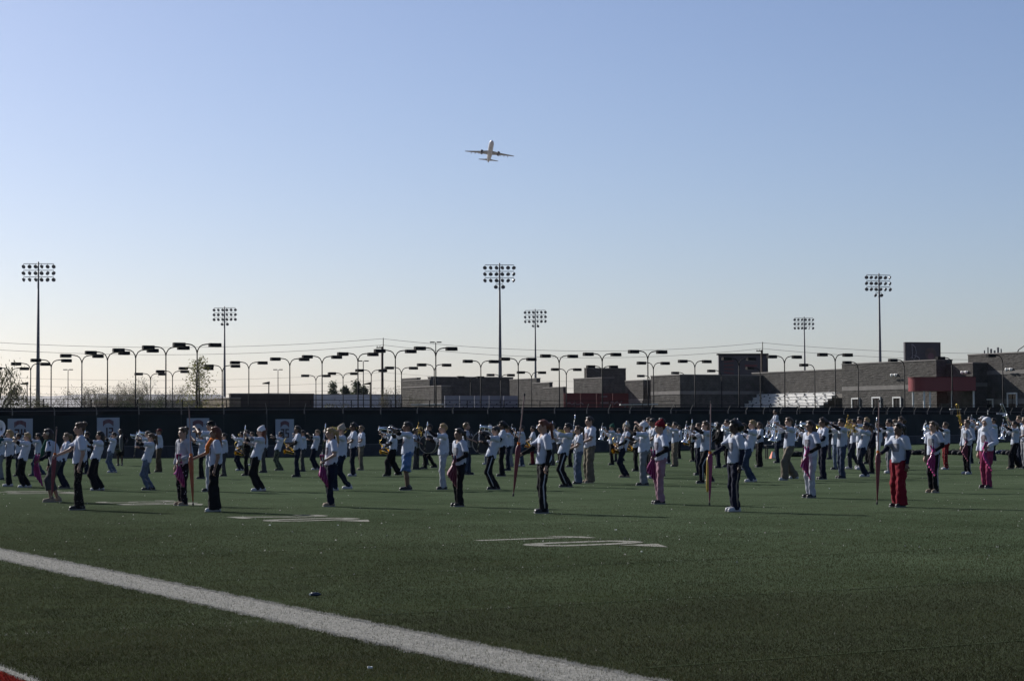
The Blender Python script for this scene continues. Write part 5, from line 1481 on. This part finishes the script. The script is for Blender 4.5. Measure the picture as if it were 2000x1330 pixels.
    rec['M'] = M; rec['P'] = P; rec['s'] = s
    return rec
def flag_pole(rec, tx, ty, bx_, by, fy0, colr, label, edge=None):
    """rolled flag on a pole through the right hand; lean and length taken from the picture at the bearer's distance"""
    P, M = rec['P'], rec['M']
    h = P['wrR'] + (P['wrR'] - P['elR']) / np.linalg.norm(P['wrR'] - P['elR']) * .085
    hw = np.array(M @ Vector([float(c) for c in h])); d = hw[1]; px, py = proj(hw); k = d / FPX
    t = (py - ty) / (by - ty); mx = tx + (bx_ - tx) * t
    top = hw + np.array([(tx - mx) * k, .06, (py - ty) * k]); bot = hw + np.array([(bx_ - mx) * k, -.06, (py - by) * k])
    e = empty('flag_pole', bot); tag(e, label, 'flag', 'rolled flags on poles')
    tl, L = top - bot, np.linalg.norm(top - bot)
    MB().tube([(0, 0, 0), tl], .0115, 8).build('pole', mat('flag_pole_grey', (.14, .09, .09), .5, .2), e)
    for q in (np.zeros(3), tl): MB().lathe([(.0, -.03), (.018, -.025), (.018, .02), (.0, .03)], n=8).build('end_cap', M_BLACKPL, e, loc=q)
    f0 = (by - fy0) / (by - ty)
    ts = np.linspace(.03, f0, 12); rad = [.010, .014, .019, .023, .027, .031, .034, .038, .042, .045, .043, .016]
    off = np.array([.0, -.01, 0])
    bundle([tl * t + off for t in ts], rad, 3, .22, fl=.8).build('rolled_silk', M_SILK[colr], e, True)
    MB().tube([tl * (f0 - .02), tl * (f0 + .012)], .03, 8).build('tie', CLOTH['orange'], e)
    if edge:
        bundle([tl * t + np.array([-.045, -.02, 0]) for t in ts[2:-1]], [.012] + [.022] * 7 + [.012], 2, .2, fl=.8).build('edge_silk', mat('yellow_silk', (.42, .27, .05), .4), e, True)

G = 'guard'
# ---------------- colour guard, front
person(105, 980, 837, 22, 'flag', 'stoop', 'capri:dark grey', 'navy', 'tee', 'long:dark', 'tan', 'brown', silk='pink', role=G, extra=('stole:green', 'flower'), words='stooping colour guard with green scarf, flower in dark hair, and pink flag')
r = person(155, 995.5, 824.5, 24, 'pole', 'straight', 'regular:speckled black', 'bare', 'tee', 'bun:brown', 'fair', 'black', role=G, words='person with brown hair bun in speckled pyjama trousers gripping a red rolled flag')
flag_pole(r, 127, 836, 120.5, 971, 886, 'red', 'dark red rolled flag held by person with hair bun')
person(357, 987, 834, 62, 'flag', 'straight', 'regular:dotted black', 'bare', 'longgrey', 'bun:brown', 'fair', 'brown', silk='pink', role=G, words='person in pale grey top and black dotted trousers holding pink flag')
r = person(420, 999, 833, 24, 'pole', 'straight', 'wide:black', 'bare', 'tee', 'long:red', 'tan', 'white', role=G, extra=('scarf:orange',), words='person with long auburn hair and orange scarf gripping an orange rolled flag')
flag_pole(r, 389, 797, 398.5, 984, 888, 'orange', 'orange rolled flag held by person with auburn hair')
person(646, 989, 835, 38, 'flag', 'straight', 'regular:navy', 'bare', 'tee', 'ponytail:blonde', 'fair', 'brown', silk='pink', role=G, words='blonde ponytail colour guard with bare arms, navy trousers and pink flag')
person(897, 989, 836, 35, 'flag', 'straight', 'regular:black', 'black', 'tee', 'ponytail:black', 'tan', 'black', silk='dusky', role=G, words='dark haired colour guard in black sleeves holding a dusky red flag')
r = person(1062, 1002, 819.5, 30, 'pole', 'straight', 'regular:striped black', 'black', 'tee', 'ponytail:red', 'fair', 'black', role=G, words='tall person with auburn ponytail and side striped trousers gripping red flag pole')
flag_pole(r, 1042, 771, 1019, 966, 866, 'red', 'red rolled flag held by person with auburn ponytail')
person(1290, 984, 823, 30, 'flag', 'straight', 'regular:pink', 'black', 'tee', 'short:brown', 'fair', 'black', hat='beanie:red', silk='pink', role=G, words='person in pointed red beanie and dusty pink sweatpants holding pink flag')
r = person(1436, 999, 819.5, 35, 'pole', 'straight', 'regular:striped navy', 'navy', 'tee', 'curly:black', 'dark', 'white', role=G, words='person with curly black hair and white shoes gripping a magenta flag')
flag_pole(r, 1404, 786, 1398, 983, 884, 'magenta', 'magenta and yellow rolled flag held by person with curly black hair', True)
person(1584, 972, 820.5, 42, 'flag', 'straight', 'regular:pale grey', 'black', 'tee', 'long:dark', 'tan', 'black', silk='pink', role=G, extra=('sunglasses',), words='person in sunglasses and pale grey sweatpants holding bright pink flag')
r = person(1757, 990, 825, 40, 'pole', 'straight', 'wide:red', 'navy', 'tee', 'ponytail:black', 'brown', 'black', role=G, bx=1.06, words='person in baggy red trousers gripping a rolled red flag')
flag_pole(r, 1727, 783, 1718, 982, 882, 'red', 'rolled red flag held by person in baggy red trousers')
person(1824, 962, 822, 42, 'flag', 'straight', 'regular:striped black', 'black', 'tee', 'ponytail:brown', 'fair', 'brown', silk='pink', role=G, words='brown ponytail colour guard in striped dark trousers holding pink flag')
person(1928, 953, 815, 48, 'flag', 'straight', 'regular:magenta', 'bare', 'hoodie', 'short:brown', 'fair', 'black', hat='hood', silk='pink', role=G, words='person in white hoodie with hood up and magenta trousers holding pink flag')
person(1890, 926, 819, 45, 'flag', 'straight', 'slim:striped black', 'bare', 'longtee', 'short:brown', 'fair', 'white', silk='dusky', role=G, words='person in pale long sleeved top and striped slim trousers holding dusky flag')
# ---------------- band, left to right
person(2, 937, 848, 20, 'horn', 'straight', 'regular:grey', 'teal', 'tee', 'short:dark', 'tan', 'black', 'sousa')
person(18, 950, 839, 22, 'horn', 'straight', 'regular:black', 'teal', 'tee', 'long:blonde', 'fair', 'white', 'silvertrumpet')
person(36, 930, 846, 20, 'upright', 'straight', 'regular:dark blue', 'black', 'tee', 'short:black', 'brown', 'black', 'clarinet')
person(51, 952, 845, 20, 'horn', 'bent', 'regular:black', 'black', 'tee', 'short:blonde', 'fair', 'white', 'flute')
person(75, 929.5, 846, 20, 'upright', 'step', 'regular:blue', 'black', 'tee', 'short:black', 'tan', 'black', 'clarinet')
person(128, 953, 845, 25, 'waist', 'bent', 'regular:navy', 'bare', 'tee', 'ponytail:sandy', 'fair', 'black')
person(170, 926, 843, 22, 'waist', 'straight', 'regular:dark blue', 'black', 'tee', 'short:dark', 'tan', 'black')
person(193, 957.5, 842, 18, 'upright', 'bent', 'wide:black', 'black', 'tee', 'long:black', 'tan', 'white', 'clarinet')
person(221, 923, 844, 20, 'horn', 'bent', 'regular:light blue', 'black', 'tee', 'short:dark', 'fair', 'white', 'flute')
person(234.5, 909.5, 838, 90, 'drum', 'straight', 'shorts:black', 'bare', 'blacktee', 'short:black', 'dark', 'black', 'drum')
person(293, 957, 846, 20, 'upright', 'bent', 'slim:light blue', 'black', 'tee', 'ponytail:brown', 'fair', 'black', 'clarinet')
person(288, 925, 842, 20, 'upright', 'straight', 'regular:blue', 'bare', 'tee', 'short:brown', 'fair', 'black', 'silvertrumpet')
person(311, 922, 837, 18, 'horn', 'straight', 'wide:brown', 'black', 'tee', 'short:dark', 'tan', 'black', 'mellofwd', hat='cap:maroon')
person(394, 935, 845, 20, 'horn', 'straight', 'regular:black', 'bare', 'tee', 'short:dark', 'tan', 'black', 'flute')
person(412, 960, 821.5, 15, 'horn', 'straight', 'regular:pale grey', 'bare', 'tee', 'short:black', 'tan', 'black', hat='cap:black', words='man in black cap with raised arms behind the orange scarf bearer')
person(438, 930, 846, 20, 'upright', 'straight', 'regular:dark grey', 'bare', 'tee', 'short:dark', 'fair', 'black', 'silvertrombone')
person(471, 919, 843, 18, 'horn', 'bent', 'regular:navy', 'white', 'tee', 'short:black', 'brown', 'white', extra=('gloves',))
person(482, 929, 840, 20, 'waist', 'straight', 'regular:black', 'black', 'blacktee', 'short:dark', 'tan', 'black', 'sax')
person(492, 909, 843, 20, 'horn', 'straight', 'regular:camo', 'bare', 'tee', 'short:brown', 'fair', 'white', 'trumpet')
person(508, 959, 834, 16, 'upright', 'bent', 'regular:black', 'grey', 'tee', 'long:red', 'fair', 'white', 'clarinet', hat='beanie:white')
person(516, 923, 835, 18, 'waist', 'straight', 'regular:dark grey', 'black', 'tee', 'short:dark', 'tan', 'black', hat='cap:maroon')
person(547, 918.5, 842.5, 18, 'horn', 'bent', 'regular:camo', 'black', 'tee', 'short:black', 'brown', 'black', 'flute')
person(581, 931.5, 831, 25, 'waist', 'straight', 'regular:dark blue', 'black', 'tee', 'long:dark', 'tan', 'black', 'sax')
person(592, 921, 840, 20, 'horn', 'straight', 'regular:dark grey', 'bare', 'tee', 'short:dark', 'tan', 'black')
person(619, 917.6, 839, 16, 'upright', 'bent', 'regular:navy', 'black', 'tee', 'short:sandy', 'fair', 'white', 'flute')
person(668, 958, 830.5, 18, 'upright', 'step', 'regular:dark blue', 'black', 'tee', 'short:dark', 'fair', 'white', 'clarinet', hat='beanie:beige')
person(690, 930, 826, 22, 'waist', 'straight', 'regular:navy', 'bare', 'tee', 'curly:black', 'brown', 'white', 'trumpet')
person(706, 918, 831, 25, 'waist', 'straight', 'regular:khaki', 'bare', 'tee', 'short:sandy', 'fair', 'brown')
person(769, 930, 833, 18, 'waist', 'step', 'wide:black', 'black', 'tee', 'short:dark', 'tan', 'black', 'sax', extra=('gloves',))
person(761, 915, 836, 18, 'horn', 'straight', 'regular:dark blue', 'bare', 'tee', 'short:dark', 'fair', 'white')
person(796, 957, 823.5, 18, 'horn', 'straight', 'shorts:blue satin', 'black', 'tee', 'short:black', 'brown', 'black', 'silvertrumpet', bx=1.12, words='heavy person in shiny blue shorts with bare calves playing a silver trumpet')
person(812, 917, 836, 160, 'drum', 'straight', 'regular:dark grey', 'bare', 'tee', 'short:dark', 'tan', 'black', 'drum')
person(840, 915.5, 828, 18, 'horn', 'step', 'regular:black', 'black', 'tee', 'short:dark', 'tan', 'black', 'mellogold')
person(833, 908, 836, 18, 'waist', 'straight', 'regular:dark blue', 'black', 'tee', 'short:black', 'tan', 'black')
person(866, 956, 827, 25, 'upright', 'straight', 'regular:pale grey', 'black', 'tee', 'short:blonde', 'fair', 'black', 'clarinet')
person(912, 927, 825, 165, 'drum', 'straight', 'regular:blue', 'bare', 'tee', 'short:sandy', 'fair', 'black', 'drum', words='sandy haired person in white tee turned away with a bass drum')
person(967, 956, 832, 18, 'upright', 'bent', 'regular:striped black', 'black', 'tee', 'short:dark', 'fair', 'black', 'clarinet', hat='cap:dark grey')
person(950, 907, 835, 18, 'waist', 'straight', 'regular:grey', 'bare', 'tee', 'short:dark', 'tan', 'white')
person(981, 930, 823, 22, 'waist', 'straight', 'regular:black', 'navy', 'tee', 'curly:black', 'brown', 'black', 'silvertrumpet')
person(993, 919, 832, 20, 'horn', 'straight', 'regular:dark blue', 'navy', 'tee', 'short:brown', 'tan', 'black', 'mello')
person(998, 912, 838, 20, 'waist', 'straight', 'wide:grey', 'black', 'tee', 'short:black', 'tan', 'white')
person(1020, 911, 831, 18, 'upright', 'straight', 'regular:blue', 'bare', 'tee', 'short:black', 'tan', 'white', 'mello')
person(1041, 908, 832, 20, 'waist', 'straight', 'regular:maroon', 'bare', 'tee', 'short:dark', 'tan', 'black', 'sax')
person(1080, 909, 825, 22, 'waist', 'straight', 'regular:dark grey', 'bare', 'tee', 'short:dark', 'fair', 'black', 'silvertrumpet')
person(1093, 903, 834, 20, 'upright', 'straight', 'regular:black', 'bare', 'tee', 'short:dark', 'tan', 'white', 'clarinet')
person(1108, 951, 826, 20, 'upright', 'bent', 'regular:striped black', 'bare', 'longtee', 'short:black', 'tan', 'black', 'clarinet')
person(1114, 912, 827, 20, 'waist', 'straight', 'regular:black', 'bare', 'tee', 'short:black', 'brown', 'black')
person(1130, 945, 831, 30, 'waist', 'straight', 'wide:light blue', 'bare', 'tee', 'ponytail:brown', 'fair', 'black', 'trumpet')
person(1152, 943, 813, 28, 'waist', 'straight', 'wide:khaki', 'bare', 'tee', 'short:dark', 'fair', 'brown', 'clarinet', words='very tall person in white tee and khaki wide trousers beside light blue trousers', bx=1.02)
person(1196, 908, 829, 18, 'upright', 'straight', 'regular:black', 'bare', 'tee', 'short:dark', 'tan', 'black', 'mello', hat='beanie:green')
person(1210, 902, 836, 18, 'upright', 'step', 'regular:navy', 'black', 'tee', 'short:dark', 'tan', 'black', 'mello')
person(1222, 932, 826, 20, 'waist', 'bent', 'regular:navy', 'navy', 'tee', 'short:brown', 'fair', 'brown', 'sax', hat='beanie:beige')
person(1258, 948, 825, 18, 'upright', 'straight', 'regular:grey', 'black', 'tee', 'short:dark', 'tan', 'black', 'clarinet', hat='earflap:white', bx=1.14)
person(1243, 920, 833, 20, 'waist', 'straight', 'regular:black', 'black', 'tee', 'short:black', 'tan', 'black', 'sax')
person(1260, 922, 820, 20, 'waist', 'straight', 'regular:dark blue', 'bare', 'tee', 'short:black', 'brown', 'black')
person(1268.5, 926, 815, 20, 'horn', 'straight', 'regular:black', 'bare', 'tee', 'short:brown', 'fair', 'black')
person(1276, 934, 816.5, 22, 'waist', 'straight', 'regular:black', 'bare', 'tee', 'short:dark', 'tan', 'white', hat='cap:dark grey')
person(1293, 930, 815.5, 22, 'waist', 'straight', 'regular:dark grey', 'black', 'tee', 'short:black', 'tan', 'black')
person(1319, 911, 824, 22, 'horn', 'straight', 'wide:khaki', 'bare', 'longtee', 'short:dark', 'fair', 'black', 'trumpet')
person(1306, 906, 826, 20, 'horn', 'straight', 'regular:dark blue', 'bare', 'tee', 'short:dark', 'tan', 'white', 'silvertrumpet')
person(1327, 896, 830, 20, 'waist', 'straight', 'regular:black', 'bare', 'tee', 'short:dark', 'tan', 'black')
person(1354, 901, 830, 18, 'waist', 'straight', 'regular:black', 'black', 'tee', 'short:brown', 'tan', 'brown', 'sax')
person(1365, 928, 826, 20, 'upright', 'straight', 'regular:navy', 'bare', 'tee', 'short:brown', 'fair', 'black', 'mello')
person(1380, 944, 822, 35, 'upright', 'step', 'regular:striped black', 'black', 'tee', 'long:brown', 'fair', 'black', 'clarinet')
person(1404, 914, 826, 20, 'waist', 'straight', 'regular:navy', 'black', 'longblack', 'short:black', 'dark', 'black', 'silvertrumpet')
person(1421, 912, 819, 20, 'horn', 'straight', 'regular:black', 'bare', 'tee', 'short:dark', 'fair', 'black', 'mellofwd', extra=('sunglasses',), words='sunglasses wearing band member in white tee aiming a silver horn forward')
person(1469, 941, 820, 18, 'upright', 'bent', 'regular:blue', 'black', 'tee', 'short:blonde', 'fair', 'white', 'clarinet')
person(1484, 912, 824, 20, 'waist', 'straight', 'wide:black', 'black', 'tee', 'long:brown', 'fair', 'black')
person(1453, 918, 826, 20, 'horn', 'straight', 'regular:dark blue', 'bare', 'tee', 'short:brown', 'fair', 'white', 'mellofwd')
person(1519, 904, 824, 20, 'upright', 'straight', 'regular:dark blue', 'bare', 'tee', 'short:dark', 'tan', 'black', 'mello')
person(1543, 938, 814.5, 20, 'horn', 'step', 'wide:khaki', 'bare', 'tee', 'short:brown', 'fair', 'white', 'mello')
person(1578, 922, 824, 20, 'upright', 'straight', 'regular:black', 'bare', 'tee', 'long:dark', 'tan', 'black', 'mello')
person(1608, 936, 816, 24, 'waist', 'straight', 'regular:navy', 'navy', 'tee', 'curly:dark', 'tan', 'black', 'silvertrumpet')
person(1645, 934, 817, 22, 'horn', 'straight', 'regular:blue', 'black', 'tee', 'short:black', 'tan', 'black', 'silvertrumpet')
person(1632, 917, 824, 22, 'horn', 'straight', 'slim:light blue', 'bare', 'tee', 'short:dark', 'fair', 'black', 'trumpet')
person(1621, 897, 824, 20, 'horn', 'straight', 'regular:dark grey', 'bare', 'longblack', 'short:dark', 'tan', 'black', 'trumpet', hat='cap:red')
person(1661, 894, 822, 20, 'horn', 'straight', 'regular:dark blue', 'bare', 'greyhood', 'short:dark', 'tan', 'black', 'silvertrumpet', hat='cap:red')
person(1670, 916, 818, 22, 'horn', 'step', 'regular:dark blue', 'bare', 'tee', 'short:black', 'tan', 'white', 'silvertrumpet')
person(1681, 917, 813, 22, 'horn', 'straight', 'slim:white', 'bare', 'tee', 'short:black', 'tan', 'white', 'mellogold')
person(1691, 931, 824, 25, 'horn', 'bent', 'regular:dark blue', 'bare', 'longtee', 'short:black', 'brown', 'white', 'trumpet')
person(1694, 906, 815, 22, 'waist', 'straight', 'regular:black', 'bare', 'tee', 'short:blonde', 'fair', 'black')
person(1703, 925, 829, 25, 'waist', 'straight', 'regular:black', 'bare', 'navytop', 'short:black', 'brown', 'black', 'trumpet')
person(1717, 903, 824, 22, 'horn', 'straight', 'slim:white', 'black', 'tee', 'short:black', 'tan', 'black', 'mello')
person(1738, 924, 818, 24, 'horn', 'straight', 'regular:grey', 'black', 'tee', 'short:black', 'tan', 'white', 'clarinet')
person(1749, 912, 819, 22, 'waist', 'straight', 'regular:black', 'bare', 'tee', 'ponytail:sandy', 'fair', 'black')
person(1761, 915, 814, 22, 'waist', 'straight', 'regular:dark grey', 'black', 'tee', 'curly:brown', 'fair', 'black')
person(1829, 912, 825, 20, 'upright', 'straight', 'regular:black', 'bare', 'tee', 'short:brown', 'tan', 'black', 'mello')
person(1848, 917, 824, 24, 'horn', 'straight', 'regular:patterned red', 'black', 'tee', 'short:brown', 'tan', 'white', 'mellofwd', words='person in red patterned trousers and black sleeves playing a silver horn')
person(1896, 905, 811, 20, 'upright', 'straight', 'regular:dark blue', 'bare', 'tee', 'short:dark', 'tan', 'black', 'trombone')
person(1921, 905, 812, 20, 'upright', 'straight', 'regular:navy', 'bare', 'tee', 'short:dark', 'fair', 'black', 'mello', hat='cap:white')
person(1942, 900, 816, 20, 'horn', 'straight', 'regular:navy', 'bare', 'tee', 'short:dark', 'tan', 'black', 'silvertrumpet')
person(1984, 916, 822, 22, 'upright', 'step', 'wide:black', 'black', 'tee', 'ponytail:dark', 'tan', 'brown', 'mello')
person(1992, 908, 811, 22, 'upright', 'straight', 'regular:dark blue', 'bare', 'tee', 'short:sandy', 'fair', 'black', 'silvertrombone')
person(2003, 915, 814, 22, 'waist', 'straight', 'regular:grey', 'bare', 'tee', 'short:sandy', 'tan', 'black')
person(1515, 868.5, 800, 20, 'waist', 'straight', 'regular:white', 'bare', 'longtee', 'short:black', 'tan', 'black', z0=.68, words='drum major in white standing raised on a black podium')
pd = ground(1515, 868.5, .68); e = empty('podium', (pd[0], pd[1], 0)); tag(e, 'black podium step under the drum major in white', 'podium')
MB().box((0, 0, .655), (1.0, .8, .05)).build('deck', M_BLACKPL, e)
for sx_ in (-.44, .44):
    for sy_ in (-.34, .34): MB().box((sx_, sy_, .315), (.05, .05, .63)).build('leg', M_BLACKPL, e)

# ---------------- labels
from collections import Counter
ACT = {'clarinet': 'with upright clarinet', 'trumpet': 'with trumpet', 'mellophone': 'with silver horn', 'saxophone': 'with gold saxophone', 'sousaphone': 'wearing sousaphone', 'trombone': 'with trombone', 'flute': 'with flute', 'bass_drum': 'with bass drum'}
for rec in PEOPLE:
    if not rec['words']: rec['words'] = 'band member, ' + rec['short'] + ((', ' + ACT[rec['inst'][3]]) if rec['inst'] else '')
cnt = Counter(r_['words'] for r_ in PEOPLE)
for rec in PEOPLE:
    tag(rec['root'], rec['words'], 'person', rec['grp'])
    if rec['inst']:
        e, wd, cat, nm = rec['inst']
        sh_ = rec['short'].replace(' sleeves', ' sleeves').split(', ')
        who = sh_[-1] + ' player in ' + sh_[-2] if rec['words'].startswith('band member') else ' '.join(rec['words'].split()[:6])
        tag(e, f'{wd} by {who}', cat, 'instruments of the marching band')
    if rec.get('silk'):
        e, c = rec['silk']; w_ = rec['words'].split()
        short_who = ' '.join(rec['words'].replace('person ', '').replace(' holding', '').replace(' and pink flag', '').replace(' pink flag', '').replace(' bright', '').replace(' dusky flag', '').replace(' a dusky red flag', '').split()[:8])
        e['label'] = f'folded {dict(pink="shiny pink", dusky="dusky red")[c]} flag of the {short_who}'

# ------------------------------------------------------------------ small things on the ground
M_BAG = mat('black_bag_cloth', (.014, .014, .017), .8, 0, .3, 10, .4, 30)
def bag_mesh(k):
    F = Field((-.5, -.3, -.02), (.5, .3, .45), .016); r_ = random.Random(k)
    F.cap((-.26, 0, .13), (.26, .02, .14), .13, .15, .04); F.ell((.05, -.02, .2), (.2, .14, .1), .05)
    F.cap((-.2, -.05, .26), (.15, -.06, .27), .015, None, .02); F.ripple(.012, 14, k); F.above(.0)
    return F.mesh('bag_body')
BM = [bag_mesh(k) for k in range(3)]
strap_me = MB().tube([(-.2, -.08, .24), (-.1, -.12, .33), (.05, -.12, .34), (.15, -.08, .25)], .014, 6).mesh('strap', True)
for i, (x, y) in enumerate(((1781, 887.5), (1791, 888.5), (1801, 888), (1811, 888.5), (1860, 888), (1871, 888.5), (1882, 889), (1955, 887), (1966, 888), (1978, 889), (1999, 890), (1556, 892))):
    p = ground(x, y); e = empty('bag', p, random.uniform(-.6, .6), (random.uniform(.75, 1.0),) * 3)
    if i == 7: tag(e, 'striped blue and white bag among the black bags', 'bag')
    elif i == 11: tag(e, 'lone black bag behind the khaki trousered horn player', 'bag')
    else: tag(e, 'black cloth bag lying on the turf in the bag row', 'bag', 'bags lying along the far sideline')
    link('bag_body', BM[i % 3], patterned('striped_bag', (.03, .04, .08), (.4, .42, .48), 7, .3) if i == 7 else M_BAG, e); link('strap', strap_me, M_BAG, e)
# sideline marker
p = ground(1510, 895); e = empty('yard_marker', p, .35); tag(e, 'small white and orange wedge yard marker beside the podium', 'marker')
MB().rings([np.array([(-.16, -.13, 0), (.16, -.13, 0), (.16, .13, 0), (-.16, .13, 0)]) * 1.0, np.array([(-.05, -.03, .34), (.05, -.03, .34), (.05, .03, .34), (-.05, .03, .34)])]).build('wedge', mat('orange_vinyl', (.55, .11, .04), .6, 0, .1, 5), e)
MB().rings([np.array([(-.13, -.142, .02), (.13, -.142, .02), (.13, -.137, .02), (-.13, -.137, .02)]), np.array([(-.045, -.04, .32), (.045, -.04, .32), (.045, -.035, .32), (-.045, -.035, .32)])]).build('white_face', M_PALE, e)
# bottle lying on the turf
p = ground(612, 1166); e = empty('bottle', p, .12, (.62, .62, .62)); tag(e, 'small dark blue bottle with white cap lying on the near turf', 'bottle')
MB().lathe([(.01, -.06), (.03, -.055), (.032, .05), (.014, .085), (.012, .10)], axis=(1, 0, 0), axis_o=(.02, 0, .045), n=14).build('bottle_body', mat('blue_plastic', (.012, .02, .04), .25, 0, .1, 5, spec=.5), e, True)
MB().lathe([(.015, 0), (.015, .025)], axis=(-1, 0, 0), axis_o=(-.04, 0, .045), n=12).build('cap', M_PALE, e)
for i, (x, y) in enumerate(((722, 1307), (1253, 1079), (1203, 1036), (527, 1027), (660, 1027), (1620, 955))):
    p = ground(x, y); r_ = random.Random(i)
    pts = [(.02 * math.cos(t) * r_.uniform(.6, 1.1), .015 * math.sin(t) * r_.uniform(.6, 1.1), .018 + .008 * r_.random()) for t in np.linspace(0, 2 * math.pi, 8)[:-1]]
    v = pts + [(a_, b_, 0.01) for a_, b_, c_ in pts]; n_ = len(pts)
    me = npmesh('paper_scrap', v, [list(range(n_))] + [[j, j + n_, (j + 1) % n_ + n_, (j + 1) % n_] for j in range(n_)])
    o = link('paper_scrap', me, M_PALE, None, p, (0, 0, i * 1.3)); tag(o, 'tiny white paper scrap lying on the turf', 'paper', 'paper scraps on the turf')

# ------------------------------------------------------------------ haze: thin even air round the whole scene
hz = MB().box((0, 10500, (235 - 1.05) / 2), (34000, 29000, 235 + 1.05)).build("haze", None)
hm = bpy.data.materials.new('haze_air'); hm.use_nodes = True
for n_ in list(hm.node_tree.nodes):
    if n_.type != 'OUTPUT_MATERIAL': hm.node_tree.nodes.remove(n_)
pv = hm.node_tree.nodes.new('ShaderNodeVolumePrincipled')
pv.inputs['Color'].default_value = (.84, .90, 1.0, 1)
pv.inputs['Density'].default_value = 1.6e-5
pv.inputs['Anisotropy'].default_value = .6
hm.node_tree.links.new(pv.outputs[0], hm.node_tree.nodes['Material Output'].inputs['Volume'])
hz.data.materials.append(hm)
tag(hz, 'thin pale haze over the whole field and the far hills', 'haze', kind='stuff')
